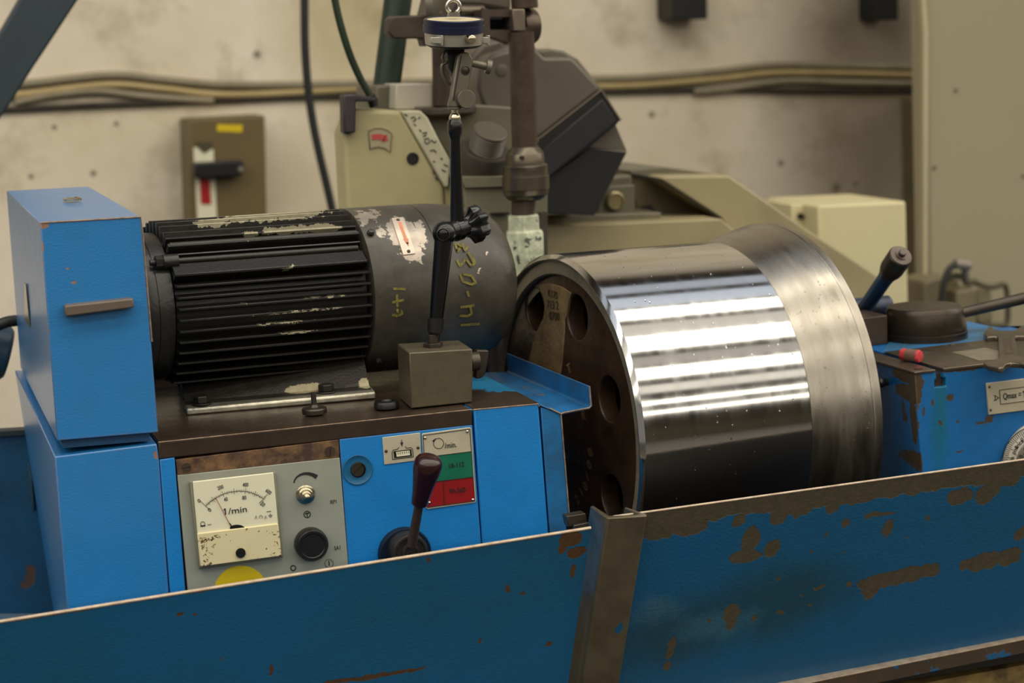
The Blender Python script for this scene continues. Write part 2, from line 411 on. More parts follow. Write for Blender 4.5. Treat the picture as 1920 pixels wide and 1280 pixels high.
# tray paint with the flaked areas in the places where the trough shows them
TY = -.13; SL = .49                                        # the sheets lean in by SL per unit of height
def on_tray(px, py, y0=TY, z0=1.0185):
    n = V((0, -1, -SL)); d = ray(px, py); o = V((0, y0, z0))
    return CAM+d*((o-CAM).dot(n)/d.dot(n))
def tb(px, py, rx, rz): return (on_tray(px, py), (rx*.00047, .05, rz*.00052))
blobs = [tb(*q) for q in ((1408, 1010, 20, 26), (1398, 1042, 34, 14), (1448, 1028, 19, 19), (1372, 1150, 19, 22), (1370, 1172, 9, 12),
         (1660, 1088, 62, 18), (1632, 1108, 20, 16), (1740, 1070, 28, 16), (1705, 1076, 40, 18), (1845, 1052, 40, 20), (1893, 1044, 28, 20), (1810, 1058, 14, 12), (1914, 1000, 18, 14),
         (1665, 990, 12, 20), (1650, 964, 36, 5), (1585, 981, 9, 9), (1562, 948, 14, 18), (1258, 1215, 9, 26), (1252, 1248, 10, 10), (1550, 1002, 4, 5), (1742, 970, 6, 6),
         (1530, 1102, 8, 5), (1540, 1100, 10, 4), (1465, 1148, 9, 7), (1458, 1085, 5, 5), (1520, 1132, 5, 4), (1502, 1115, 4, 5), (1415, 1158, 5, 6), (1592, 1094, 6, 6), (1700, 1005, 3, 3), (1582, 1034, 3, 3), (1521, 1035, 4, 4),
         (1330, 1162, 7, 3), (1850, 925, 26, 22), (1800, 930, 30, 18), (1715, 915, 20, 14), (1500, 950, 30, 22), (1430, 950, 30, 14), (1290, 985, 40, 22), (1240, 990, 40, 24), (1385, 975, 14, 14), (1600, 935, 60, 12), (1890, 900, 30, 14), (1460, 965, 18, 20))]
pa = on_tray(1215, 960); pb = on_tray(1920, 862)
def inplane(a, b):
    e = (b-a).normalized(); n = V((0, -1, -SL)).normalized(); u = e.cross(n)
    return u if u.z > 0 else -u
UPN = inplane(pa, pb); pl0 = on_tray(0, 1166); pl1 = on_tray(1100, 991); UPL = inplane(pl0, pl1)
m_tray_r = M('tray_blue_flaked_to_steel', (13, 96, 148), .42, 0, .45, 7, dark=(22, 92, 122), bump=.0006, bscale=330, rvar=.15,
             stains=[(on_tray(1260, 1190), (.075, .2, .045), (30, 66, 74), .7, .02, 30), (on_tray(1470, 1120), (.10, .2, .05), (22, 66, 76), .7, .02, 30),
                     (on_tray(1345, 1170), (.05, .2, .02), (60, 116, 146), .55, .02, 60), (on_tray(1230, 1145), (.03, .2, .018), (70, 116, 140), .5, .02, 60)],
             chips=dict(col=(98, 90, 72), blobs=blobs, warp=.0065, wscale=95, rough=.4, metal=.2, depth=.8,
                        planes=[(pa, UPN, -.0215, .040)]))
m_tray_l = M('tray_blue_faded', (16, 104, 156), .42, 0, .5, 5, dark=(28, 86, 108), bump=.0004, bscale=330, rvar=.15,
             chips=dict(col=(104, 74, 48), blobs=[tb(*q) for q in ((695, 1268, 50, 5), (640, 1276, 40, 5), (760, 1258, 40, 4), (338, 1151, 6, 4), (365, 1152, 3, 3), (508, 1255, 3, 12), (1070, 1010, 24, 14), (1080, 1035, 18, 12), (1055, 1025, 9, 14), (1030, 1207, 8, 4), (803, 1050, 2, 9), (980, 1112, 4, 4), (952, 1102, 4, 8), (415, 1234, 2, 2), (900, 1200, 3, 6), (1075, 1070, 6, 14))],
                        planes=[(pl0, UPL, -.0015, .009)], warp=.005, wscale=90, rough=.5, metal=.2))
m_post = M('bare_post_steel', (122, 113, 92), .36, .6, .6, 26, dark=(80, 68, 48), bump=.0001, bscale=120, rvar=.2,
           chips=dict(col=(14, 90, 140), blobs=[tb(1148, 1168, 6, 10), tb(1180, 1150, 10, 26)], warp=.006, metal=0, rough=.4))
m_edge = M('worn_bright_sheet_edge', (212, 192, 168), .35, .3, .5, 90, dark=(140, 110, 86))

# ------------------------------------------------------------------ setting
def quad(name, a, b, mat):
    g = G(); g.box(a, b); return struct(g.build(name, mat, bevel=0, smooth=False))
# old plaster wall: blotches, screw holes
k = NT('stained_plaster')
pos = k.n('ShaderNodeNewGeometry').outputs['Position']
f1 = k.noise(pos, 2.2, 6, .6)[0]; f2 = k.noise(pos, 7, 5, .65)[0]
cc = k.mix(k.ramp(f1, .38, .66), lin((230, 218, 200)), lin((210, 196, 168)))
cc = k.mix(k.ramp(f2, .52, .75, 0, .75), cc, lin((150, 134, 104)))
q = k.vmath('LENGTH', k.vmath('MULTIPLY', k.vmath('SUBTRACT', pos, tuple(at(1640, 60, Y=1.9))), (3.2, 0, 2.6)), (0, 0, 0))
cc = k.mix(k.ramp(q, 1.0, .2, 0, .8), cc, lin((122, 110, 94)))
q = k.vmath('LENGTH', k.vmath('MULTIPLY', k.vmath('SUBTRACT', pos, tuple(at(1600, 330, Y=1.9))), (4, 0, 3.)), (0, 0, 0))
cc = k.mix(k.ramp(q, 1.0, .2, 0, .65), cc, lin((120, 106, 86)))
q = k.vmath('LENGTH', k.vmath('MULTIPLY', k.vmath('SUBTRACT', pos, tuple(at(640, 60, Y=1.9))), (6, 0, 4.)), (0, 0, 0))
cc = k.mix(k.ramp(q, 1.0, .2, 0, .5), cc, lin((168, 152, 88)))
for hx, hy, hr in ((482, 102, 9), (102, 239, 6), (218, 232, 6), (58, 331, 6), (175, 325, 7), (1568, 352, 12), (1464, 306, 8), (1222, 215, 8), (1605, 345, 6)):
    q = k.vmath('LENGTH', k.vmath('MULTIPLY', k.vmath('SUBTRACT', pos, tuple(at(hx, hy, Y=1.9))), (1, 0, 1)), (0, 0, 0))
    cc = k.mix(k.ramp(q, .0011*hr, .0005*hr, 0, .8), cc, lin((92, 86, 66)))
k.l(cc, k.b.inputs['Base Color']); k.b.inputs['Roughness'].default_value = .8
bp = k.n('ShaderNodeBump'); bp.inputs['Distance'].default_value = .004; k.l(f2, bp.inputs['Height']); k.l(bp.outputs[0], k.b.inputs['Normal'])
m_wall = k.m
quad('wall_back', (-12, 1.9, -.02), (24, 2.1, 4.6), m_wall)
quad('floor', (-12, -18, -.15), (24, 2.1, 0), m_floor)
m_ceil = M('dim_ceiling', (128, 124, 112), .8, 0, .3, 1)
quad('ceiling', (-12, -18, 4.6), (24, 2.1, 4.75), m_ceil)
m_far = M('far_wall_paint', (120, 112, 92), .8, 0, .6, 1.2, dark=(70, 64, 52))
quad('wall_front', (-12, -18.2, -.02), (24, -18, 4.6), m_far)

# ------------------------------------------------------------------ trough sheets in front
def sheet(name, top, zdrop, mat, label, parent=None):
    A = [on_tray(*q) for q in top]
    dn = V((0, SL*zdrop, -zdrop))
    n = V((0, -1, -SL)).normalized()*.0016
    g = G(); pts = A+[A[1]+dn, A[0]+dn]
    g.prism([p for p in pts], n*-1)
    return g.build(name, mat, parent, bevel=0, label=label)
trl = thing('splash_trough', 'faded blue sheet trough with worn bright rim, lower left of the steel post', 'machine tray', on_tray(500, 1090)-V((0, 0, .3)))
sheet('front_sheet', [(-140, 1188), (1108, 990)], .235, m_tray_l, None, trl)
A = on_tray(-140, 1188); B = on_tray(1108, 990); g = G()
g.tube([A+V((0, .0004, .0003)), B+V((0, .0004, .0003))], .0014, 8, 1); g.build('rim', m_edge, trl, label='worn bright steel rim')
dn = V((0, SL*.235, -.235)); g = G(); g.prism([A+dn, B+dn, B+dn+V((0, -.04, 0)), A+dn+V((0, -.04, 0))], (0, 0, -.03)); g.build('bottom_ledge', m_tray_l, trl)
trr = thing('splash_trough', 'blue sheet trough with large flaked patches, in front of the steel roller', 'machine tray', on_tray(1570, 1000)-V((0, 0, .3)))
sheet('front_sheet', [(1160, 967.5), (2060, 842.5)], .215, m_tray_r, None, trr)
A = on_tray(1150, 969); B = on_tray(2060, 842.5); g = G()
g.tube([A+V((0, .0004, .0003)), B+V((0, .0004, .0003))], .0010, 8, 1); g.build('rim', m_edge, trr, label='thin bright cut edge')
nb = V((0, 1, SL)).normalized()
g = G(); Z_ = V((0, 0, -.0015)); dn = V((0, SL*.21, -.21)); g.prism([A+nb*.0019+Z_, B+nb*.0019+Z_, B+nb*.0019+dn, A+nb*.0019+dn], nb*.001); g.build('added_oily_liner', m_liner, trr)  # unseen liner added so the lower roller reflects dark
C0 = at(1503, 1276, Y=-.03); C1 = at(1920, 1192, Y=-.03); u = (C1-C0); C0 = C0-u*.9; C1 = C1+u*.25
g = G(); g.prism([C0+V((0, .012, .002)), C1+V((0, .012, .002)), C1+V((0, -.006, 0)), C0+V((0, -.006, 0))], (0, 0, -.0015)); g.build('lower_fold', m_edge, trr, label='bright folded ledge')
m_lip = M('lip_brown_blue', (74, 60, 46), .5, .3, .4, 30, chips=dict(col=(16, 84, 128), thr=.56, scale=26, rough=.4, metal=0, depth=-.5))
g = G(); g.prism([C0+V((0, -.006, -.0016)), C1+V((0, -.006, -.0016)), C1+V((0, -.006, -.0150)), C0+V((0, -.006, -.0150))], (0, .0015, 0)); g.build('lower_lip', m_lip, trr)
# bed of the machine and its foundation below
bed = thing('machine_bed', 'dark blue machine bed with a tan base strip, under the flaked trough', 'machine bed', (.2, .15, 0))
g = G(); g.box((-1.2, .02, .02), (1.6, .9, .775)); g.box((.62, .9, .02), (1.6, 1.17, .775)); g.build('casting', m_darkblue, bed, bevel=.004)
m_tan = M('oily_tan_foundation', (150, 124, 70), .6, 0, .9, 30, dark=(34, 28, 20), bump=.001, bscale=40)
g = G(); g.box((-1.3, -.12, .0), (1.7, .95, .035)); g.build('base_frame', M('tan_base', (120, 100, 62), .6, 0, .5, 20), bed)
D0 = at(1680, 1290, Y=.0); D1 = at(1920, 1246, Y=.0); u = D1-D0
g = G(); g.prism([D0-u*5, D1+u*3, D1+u*3+V((0, 0, -.10)), D0-u*5+V((0, 0, -.10))], (0, .03, 0)); g.build('edge_strip', m_tan, bed, label='tan oily strip along the bed')

g = G(); g.box((.09, -.02, .785), (.62, .40, .795)); g.build('oily_trough_floor', m_liner, bed)
# post between the two sheets
g = G()
a0, a1, a2, a3 = [on_tray(*q) for q in ((1103, 951), (1137, 972), (1212, 968), (1172, 948))]
top = [(1107, 949), (1137, 971), (1141, 971.5), (1212, 967.5), (1213, 964), (1173, 949.5), (1171, 952), (1200, 964), (1142, 966.5), (1112, 947)]
Z0 = 1.0205
T_ = [at(x, y, Z=Z0) for x, y in top]
base = T_
dnv = V((0, SL*.22, -.22))
g.loops(base, [p+dnv for p in base])
post = thing('channel_post', 'bare steel U-channel post joining the two blue trough sheets', 'post', T_[0]+dnv)
g.build('channel', m_post, post, bevel=.0006)
T2 = [T_[0]+V((0, .0, .001)), T_[1]+V((0, 0, .001)), T_[3]+V((0, 0, .001))]
g = G(); g.px([(1062, 968), (1098, 962), (1101, 978), (1066, 988)], -.105, .012); g.px([(1076, 985), (1104, 979), (1105, 1000), (1078, 1006)], -.112, .004)
g.build('retaining_clip', m_darksteel, post, bevel=.0006)

# ------------------------------------------------------------------ left blue guard box
gb = thing('belt_guard', 'upright blue hammered-paint guard box with a short grey bar handle, left of the motor', 'machine guard', at(190, 815, Y=.2))
F4 = [(75, 417), (265, 406), (297, 810.5), (107, 826.5)]
g = G(); g.px(F4, 0, .425); g.build('cover', m_blue, gb, bevel=.0010)
g = G(); c = at(136, 377, Z=1.2995); g.lathe(c+V((0, 0, .0005)), (0, 0, 1), [(0, .0088), (.0022, .0088), (.003, .007), (.0022, .006), (.0022, 0)], 32); g.build('button_plug', m_nickel, gb)
g = G(); g.px([(121, 573), (250, 559), (252, 577), (123, 594)], -.012, .012); g.build('bar_handle', M('grey_bar_handle', (98, 86, 76), .45, 0, .2, 60), gb, bevel=.0015)
side = lambda px, py, X=-.3705: at(px, py, X=X)
g = G(); pl = [side(47, 530), side(50, 533), side(57, 613), side(54, 608), side(48, 598)]
g.prism(pl, (-.001, 0, 0)); g.build('side_plate', m_nickel, gb, label='small brass-coloured plate on the side')
# inner lip of the gap
g = G(); g.px([(112, 822), (280, 808), (282, 826), (118, 840)], .006, .38); g.build('inner_lip', M('gap_shade_blue', (22, 70, 108), .5, 0, .3, 20), gb)  # lip blue darkened to stand for shade in the gap between the boxes

lc = thing('belt_guard', 'lower blue guard box under the overhanging upper box, at the left end of the workhead', 'machine guard', at(200, 1100, Y=.2)-V((0, 0, .2)))
fr = [(102.5, 856), (294, 832), (298.5, 862), (322, 1180), (131, 1210)]
bk = [(28, 694), (150, 690), (155, 700), (180, 1000), (112, 1230)]
g = G(); FA_ = [at(*q, Y=0) for q in fr]; bkv = V((-.001, .425, 0))
g.loops(FA_, [at(28, 694, Y=.43), FA_[1]+bkv, FA_[2]+bkv, FA_[3]+bkv, at(106, 1180, Y=.43)]); g.build('cover', m_blue, lc, bevel=.0010)
g = G(); pl = [at(54, 868, X=-.372), at(60, 905, X=-.370), at(67, 990, X=-.366), at(62, 960, X=-.367), at(56, 905, X=-.369)]
g.prism(pl, (-.0015, 0, 0)); g.build('side_plate', m_nickel, lc)

# sheet behind at far left with cylinder and cable
rt = thing('rear_trough_sheet', 'dark blue rear trough sheet beside the lower guard box', 'machine tray', at(0, 1200, Y=.46))
g = G(); g.px([(-120, 826), (60, 815), (110, 1150), (-120, 1150)], .46, .004); g.build('sheet', m_darkblue, rt)
g = G(); g.px([(-120, 816), (60, 805), (61, 814), (-120, 825)], .455, .02); g.build('folded_rim', m_strut, rt)
cy = thing('hydraulic_cylinder', 'dark blue cylinder end with black cable, left behind the guard box', 'cylinder', at(0, 690, Y=.5))
g = G(); g.cyl(at(-90, 640, Y=.5), at(16, 664, Y=.5), .030, ch=.004); g.build('barrel', M('cyl_blue', (28, 62, 84), .45, 0, .5, 20), cy)
g = G(); g.cyl(at(-60, 670, Y=.48), at(0, 694, Y=.48), .006, seg=16); g.cyl(at(-60, 688, Y=.48), at(4, 700, Y=.48), .004, seg=16); g.build('wire_ends', m_black, cy)
g = G(); g.tube([at(-80, 640, Y=.46), at(-10, 612, Y=.46), at(20, 602, Y=.46), at(60, 600, Y=.47)], .0062); g.build('cable', m_rubber, cy)

# ------------------------------------------------------------------ workhead
wh = thing('workhead', 'blue workhead of the grinder with brown steel top plate and rating plates', 'machine housing', at(600, 1000, Y=.2)-V((0, 0, .2)))
g = G(); g.px([(297, 829), (885, 767.5), (886, 797), (297, 861)], 0, .44); g.build('top_plate', m_brown, wh, bevel=.0012, label='oily dark brown top plate')
g = G(); g.px([(299.5, 861.5), (327.5, 857.5), (354, 1180), (324, 1180)], 0, .42); g.build('front_strip', m_blue_panel, wh, bevel=.0008)
g = G(); g.px([(330, 862), (635, 824), (637, 857.5), (333, 890.5)], -.0004, .05); g.build('rust_strip', m_rust, wh, bevel=.0004, label='rusty bare strip above the instrument panel')
g = G(); g.px([(326, 870), (640, 830), (905, 798), (925, 1180), (352, 1200)], .01, .3); g.build('inner_body', m_guarddark, wh)
g = G(); g.px([(636.5, 823.5), (885.5, 796.5), (901.5, 1011), (912, 1150), (661, 1170)], 0, .05); g.build('front_panel', m_blue_panel, wh, bevel=.0006)
g = G(); g.px([(888, 767.5), (1010, 756.5), (1028, 990), (1038, 1120), (913, 1140), (904, 1011)], -.0002, .44); g.build('side_housing', m_blue_panel, wh, bevel=.0016)
g = G(); zz = at(885, 767.5, Y=0).z
a, b = at(887, 767, Y=.001), at(1009, 756, Y=.001)
g.prism([a, b, b+V((0, .435, 0)), a+V((0, .435, 0))], (0, 0, .0007)); g.build('housing_top', m_splat, wh)
g = G(); g.px([(240, 660), (300, 655), (914, 634), (918, 700), (915, 760), (240, 800)], .315, .10); g.build('dark_gap_block', M('blue_black_gap_fill', (20, 34, 46), .45, 0, .5, 20), wh, bevel=.004)  # added block; its dark colour stands for the dark void below the motor
def screw(g, c, r, Y, th=.0015, ang=30, slot=True):
    C, sc = disc(g, c, r, Y, th)
    return C, sc, ang
def slot_screw(parent, c, r, Y, mat, ang=25, name='screw'):
    C = at(*c, Y=Y); sc = (at(c[0]+50, c[1], Y=Y)-at(c[0]-50, c[1], Y=Y)).length/100; R_ = r*sc
    g = G(); a = math.radians(ang); dx = V((math.cos(a), 0, math.sin(a))); dz = V((-math.sin(a), 0, math.cos(a))); w = R_*.12
    for sgn in (1, -1):
        th0 = math.asin(w/R_)
        pts = []
        for i in range(17):
            t = th0+(math.pi-2*th0)*i/16
            pts.append(C+dx*(R_*math.cos(t))+dz*(sgn*R_*math.sin(t)))
        g.prism(pts, (0, -.0014, 0))
    g.prism([C+dx*(R_*.95*math.cos(t))+dz*(R_*.95*math.sin(t)) for t in [i*math.pi/12 for i in range(24)]], (0, -.0006, 0))
    return g.build(name, mat, parent)
slot_screw(wh, (349.5, 876), 9, -.0006, m_wood, 5)
slot_screw(wh, (618.6, 846), 9.5, -.0006, m_wood, 80)
# recessed big screw
g = G(); C = at(670.5, 880.5, Y=-.0005); sc = .000487
g.lathe(C, (0, -1, 0), [(0, 28.5*sc), (.0006, 28.5*sc), (.0008, 27*sc), (.0002, 25*sc), (.0002, 15*sc), (-.0, 0)], 48); g.build('counterbore', M('blue_ring', (24, 96, 140), .4, 0, .3, 60), wh)
g = G(); g.lathe(at(671.4, 880, Y=-.0008), (0, -1, 0), [(0, 14.5*sc), (.0006, 14.5*sc), (.0008, 12.5*sc), (0, 12*sc)], 40); g.build('washer', m_black, wh)
slot_screw(wh, (670, 880), 12, -.0012, m_darksteel, 38)
# small counter plate
def rivet(parent, c, r, Y, mat=m_steel):
    C = at(*c, Y=Y); sc = .000487
    g = G(); g.lathe(C, (0, -1, 0), [(0, r*sc), (.0006, r*.9*sc), (.0011, r*.55*sc), (.0013, .1*sc)], 16); return g.build('rivet', mat, parent)
cp = (lambda g: (g.px([(717, 820), (788, 811), (790.5, 862), (720.5, 871)], -.001, .001), g.build('counter_plate', m_plate, wh, bevel=.0003, label='small bare metal plate with a slot window'))[1])(G())
g = G(); g.px([(738, 846), (771, 842), (772.5, 854.5), (739.5, 858.5)], -.0016, .0008); g.build('window', m_black, cp)
g = G(); g.px([(743, 847.5), (768, 844.5), (769, 853), (744, 856)], -.0024, .0008); g.build('counter_wheel', m_ivory, cp)
g = G()
stroke(g, [(736, 861), (735, 848), (737, 843.5), (745, 842), (748, 838)], -.0011, 1.0); stroke(g, [(760, 836.5), (762, 840), (770, 838.5), (773.5, 841), (775, 856)], -.0011, 1.0)
stroke(g, [(736, 861), (775, 856)], -.0011, 1.2); stroke(g, [(753, 824), (753.3, 831)], -.0011, 1.0); stroke(g, [(753.2, 829), (753.6, 836.5)], -.0011, [5.5, .4])
for i in range(6): stroke(g, [(746+i*4, 847.5-i*.5), (746.5+i*4, 851.5-i*.5)], -.0025, .8)
g.build('engraving', m_ink, cp)
rivet(cp, (724, 845.5), 3, -.001, m_darksteel); rivet(cp, (783.8, 839), 3, -.001, m_darksteel)
# speed plate
sp = (lambda g: (g.px([(791, 814), (793, 812.5), (880, 800.8), (884, 802.5), (893, 938), (891, 942), (802, 954.5), (798.5, 952)], -.0012, .0012), g.build('speed_plate', m_plate, wh, bevel=.0003, label='speed plate with grey, green and red fields'))[1])(G())
g = G(); g.px([(795, 857), (884, 846.5), (887, 893), (797.5, 904.5)], -.0016, .0006); g.build('green_field', m_green, sp)
g = G(); g.px([(797.8, 905.5), (887, 894.5), (890, 938.5), (801, 950.5)], -.0016, .0006); g.build('red_field', m_redplate, sp)
g = G()
stroke(g, circ_px((822.3, 831), 9.6, 150, 500, 28), -.0013, .9); stroke(g, [(812, 827.5), (817, 821.5)], -.0013, [4.5, .4])
tpx(g, '/min.', (834, 840.5), (856, 837.5), -.0013, 10.5); tpx(g, '18-112', (842.5, 877.5), (870, 874), -.0017, 9); tpx(g, '90-560', (843, 925), (873, 921.5), -.0017, 9)
stroke(g, [(831, 901), (833, 946)], -.0017, 1.0); stroke(g, [(797.5, 905), (887, 894)], -.0017, 1.2); stroke(g, [(795, 857), (884, 846)], -.0017, .9)
for a, b in (((793, 816), (881, 804)), ((881, 804), (890, 939)), ((890, 939), (801, 951)), ((801, 951), (793, 816))): stroke(g, [a, b], -.0013, 1.1)
g.build('lettering', m_ink, sp)
for q in ((797, 820.5), (876, 808.5), (886.5, 936.5), (805, 942)): rivet(sp, q, 3, -.0014)
# shift lever
lv = (lambda g: (g.lathe(at(757, 1036, Y=0), (0, -1, 0), [(0, .0245), (.006, .0245), (.0075, .0235), (.0078, .018)], 64), g.build('lever_dial', M('dark_blue_dial', (24, 36, 52), .3, .4, .3, 40), wh, label='dark blue dial behind the lever'))[1])(G())
hubC = at(770, 1036, Y=-.024)
g = G(); g.lathe(hubC+V((0, .018, 0)), (0, -1, 0), [(0, .0168), (.0165, .0165), (.018, .0155), (.0182, .0135), (.0172, .0130), (.0172, .0085), (.0192, .008), (.0195, .006), (.0185, .0055), (.0185, 0)], 56); g.build('hub', m_darksteel, lv)
sA = at(772, 1022, Y=-.030); sB = at(786, 945, Y=-.047); sC = at(803, 868, Y=-.058)
g = G(); g.cyl(sA, sB, .0046, .0040, seg=24); g.build('shaft', m_wood, lv)
ax = (sC-sB).normalized()
g = G(); g.lathe(sB, ax, [(0, .0070), (.001, .0074), (.010, .0082), (.022, .0102), (.032, .0121), (.0385, .0128), (.043, .0122), (.0462, .0100), (.0478, .006), (.0482, .001)], 40); g.build('grip', m_bake, lv, label='dark red bakelite grip')

# ------------------------------------------------------------------ instrument panel
cpn = thing('instrument_unit', 'grey instrument panel with speed meter and two controls, set in the workhead front', 'control panel', at(490, 1100, Y=0)-V((0, 0, .05)))
g = G(); g.px([(333, 891), (637, 858), (653, 1058), (664, 1180), (361, 1200)], -.0012, .01); g.build('panel_plate', m_grey, cpn, bevel=.0005)
Q = -.0012
mt = (lambda g: (g.loops([at(*q, Y=Q) for q in [(353, 903), (517, 885), (531, 1044), (373, 1067)]], [at(*q, Y=-.008) for q in [(356, 901.5), (516, 884), (530.5, 1043.5), (372, 1066)]]), g.build('panel_meter', m_frame, cpn, bevel=.0012))[1])(G())
Q = -.008
MF = [(361.6, 903), (512.5, 885.5), (528.5, 1042), (375.8, 1062.5)]
g = G(); g.px([MF[0], MF[1], (522, 981), (370, 1000)], Q-.002, .002); g.build('scale_face', m_ivory, mt, bevel=.0006)
g = G(); g.px([(370, 1000), (522, 981), MF[2], MF[3]], Q-.0035, .0035); g.build('lower_cover', m_ivory_rust, mt, bevel=.0008, label='lower ivory cover with rust specks')
QF = Q-.0021
g = G()
arc = [(385.6, 948), (395, 939.5), (405, 932.5), (418, 926), (431, 922), (446.9, 920), (460, 920.6), (472, 923.5), (483, 928), (493.5, 934)]
stroke(g, arc, QF, .9)
def arcpt(t):
    n = len(arc)-1; i = min(int(t*n), n-1); f = t*n-i
    return (arc[i][0]*(1-f)+arc[i+1][0]*f, arc[i][1]*(1-f)+arc[i+1][1]*f)
piv = (447, 1000)
for i in range(31):
    p = arcpt(i/30); d = (p[0]-piv[0], p[1]-piv[1]); L = math.hypot(*d); d = (d[0]/L, d[1]/L)
    ln = 6 if i % 5 == 0 else 3
    stroke(g, [(p[0]-d[0]*1, p[1]-d[1]*1), (p[0]+d[0]*ln, p[1]+d[1]*ln)], QF, .6)
    if i % 5 == 0 or i % 2 == 0: stroke(g, [p, (p[0]-d[0]*(5 if i % 5 == 0 else 3), p[1]-d[1]*(5 if i % 5 == 0 else 3))], QF, .6)
for p0, p1 in (((373, 936), (393, 955)), ((501, 926), (488, 946))): stroke(g, [p0, p1], QF, .7)
g.build('scale_marks', m_greyink, mt)
g = G()
for s_t, a, b in (('0', (373, 942.5), (377, 940)), ('200', (409, 918.5), (419.5, 914.5)), ('400', (455, 912), (465.5, 911.5)), ('600', (497, 920.5), (505, 927.5)), ('0', (393, 959.5), (397, 956.5)), ('40', (420.5, 940), (427.5, 938)), ('80', (454.5, 936.5), (462, 935.5)), ('120', (485.5, 943), (493, 950))):
    tpx(g, s_t, a, b, QF, 7.5)
tpx(g, '1/min', (422, 964.5), (463, 959), QF, 12); stroke(g, [(419, 956), (422.5, 952.8)], QF, 1.6)
for k_, x in enumerate((480, 489, 498, 507)):
    if k_ == 1: stroke(g, circ_px((x, 969), 3, -50, 230, 12), QF, .6)
    elif k_ == 3: stroke(g, [(x+4*math.cos(math.radians(90+144*i)), 966.5-4*math.sin(math.radians(90+144*i))) for i in range(6)], QF, .5)
    else: stroke(g, [(x-2, 972.5), (x, 966), (x+2, 972)], QF, .5)
stroke(g, circ_px((380, 981.5), 4, 0, 360, 12), QF, .8); stroke(g, [(376, 986), (385, 985)], QF, 2.5); stroke(g, [(389, 983.5), (396, 982.8)], QF, .8); stroke(g, [(500, 959), (508, 958)], QF, .9)
g.build('scale_numbers', m_ink, mt)
g = G(); stroke(g, [(404.2, 932.6), (419, 960), (432.6, 986)], QF-.0006, [.9, 1.0, 1.2]); g.build('needle', m_redink, mt)
g = G(); g.px([(431.5, 991)]+[(444.7+13.5*math.cos(a), 989.6-6.0*math.sin(a)) for a in [math.pi-math.pi*i/10 for i in range(11)]]+[(458, 988)], QF-.0008, .0008); stroke(g, [(430, 980), (436, 988)], QF-.0006, 1.6); g.build('pivot_cover', m_black, mt)
slot_screw(mt, (451, 1036), 9.2, Q-.0037, m_black, 5, 'adjusting_screw')
QP = -.0012
g = G()
w0 = [2.2, 2.6, 3.2, 4, 4.8, 5.6, 6.6, 8.2]
stroke(g, [(551, 905), (552.5, 899.5), (556.5, 894), (562.5, 890), (570, 887.5), (578, 887.5), (586, 889.5), (594, 894)], QP, w0)
g.build('arc_mark', m_ink, cpn)
g = G(); tpx(g, 'RP1', (620, 944.5), (631, 943), QP, 7.5); g.build('lettering', m_ink, cpn); g = G(); tpx(g, 'SA1', (627, 1031), (638, 1029.5), QP, 7.5); g.build('lettering', m_ink, cpn); g = G()
stroke(g, circ_px((575.9, 964), 6, 0, 360, 20), QP, 1.7); stroke(g, [(576, 968.5), (575.9, 962)], QP, 1.6); stroke(g, [(572.3, 962.6), (579.5, 961.5)], QP, 2.4)
g.build('round_symbol', m_ink, cpn); g = G()
stroke(g, circ_px((549.7, 1064.5), 4.6, 0, 360, 18), QP, 1.9); g.build('round_symbol', m_ink, cpn); g = G(); stroke(g, circ_px((617, 1056), 7.8, 0, 360, 22), QP, .7); stroke(g, [(616.6, 1051), (617.4, 1060)], QP, 1.8)
g.build('round_symbol', m_ink, cpn)
g = G(); C = at(572.6, 926, Y=QP)
g.lathe(C, (-.1, -1, .04), [(0, .0085), (.002, .0085), (.0025, .0068), (.0025, .0066), (.006, .0064), (.0065, .0056), (.0065, .0044), (.0105, .0042), (.011, .0033), (.011, .0026), (.017, .0024), (.0176, .0015)], 24); g.build('potentiometer', m_nickel, cpn, label='nickel-plated adjuster with stepped stem')
g = G(); C = at(581.5, 1017.5, Y=QP)
g.lathe(C, (0, -1, 0), [(0, .0147), (.004, .0150), (.010, .0146), (.0115, .0134), (.0115, .0112), (.0108, .0106), (.0108, 0)], 60, mod=lambda a: 1+.006*math.cos(36*a)); g.build('selector_knob', m_black, cpn)
g = G(); g.px([(452+51*math.cos(a), 1111-51*math.sin(a)) for a in [2*math.pi*i/48 for i in range(48)]], QP-.0004, .0004); g.build('yellow_sticker', m_yellow, cpn, label='round yellow sticker')

# ------------------------------------------------------------------ splash shield between workhead and roller
sh = thing('splash_shield', 'blue folded sheet shield with upturned flange, between the workhead and the roller', 'machine guard', at(1045, 1000, Y=.1)-V((0, 0, .1)))
g = G(); prof = [at(*q, Y=-.001) for q in ((1012, 757.5), (1030, 765), (1052, 775.5), (1056, 773.5), (1105, 764), (1108, 760), (1104.5, 724))]
bend = []
for p in prof: bend.append(p)
back = [p+V((-.001, .25, -.004 if i > 3 else 0)) for i, p in enumerate(prof)]
n = len(prof); off = [V((.0, 0, -.0014))]*2+[V((0, 0, -.0016))]*2+[V((.0002, 0, -.0015)), V((.0014, 0, -.0008)), V((.0015, 0, 0))]
loopF = prof+[prof[i]+off[i] for i in range(n-1, -1, -1)]; loopB = back+[back[i]+off[i] for i in range(n-1, -1, -1)]
g.loops(loopF, loopB); g.build('shelf_sheet', m_blue_shield, sh, bevel=.0004)
g = G(); g.px([(1014, 763), (1052, 776), (1068, 972), (1062, 985), (1070, 1140), (1046, 1140), (1030, 985)], 0, .24); g.build('side_wall', m_blue_shield, sh, bevel=.0008)

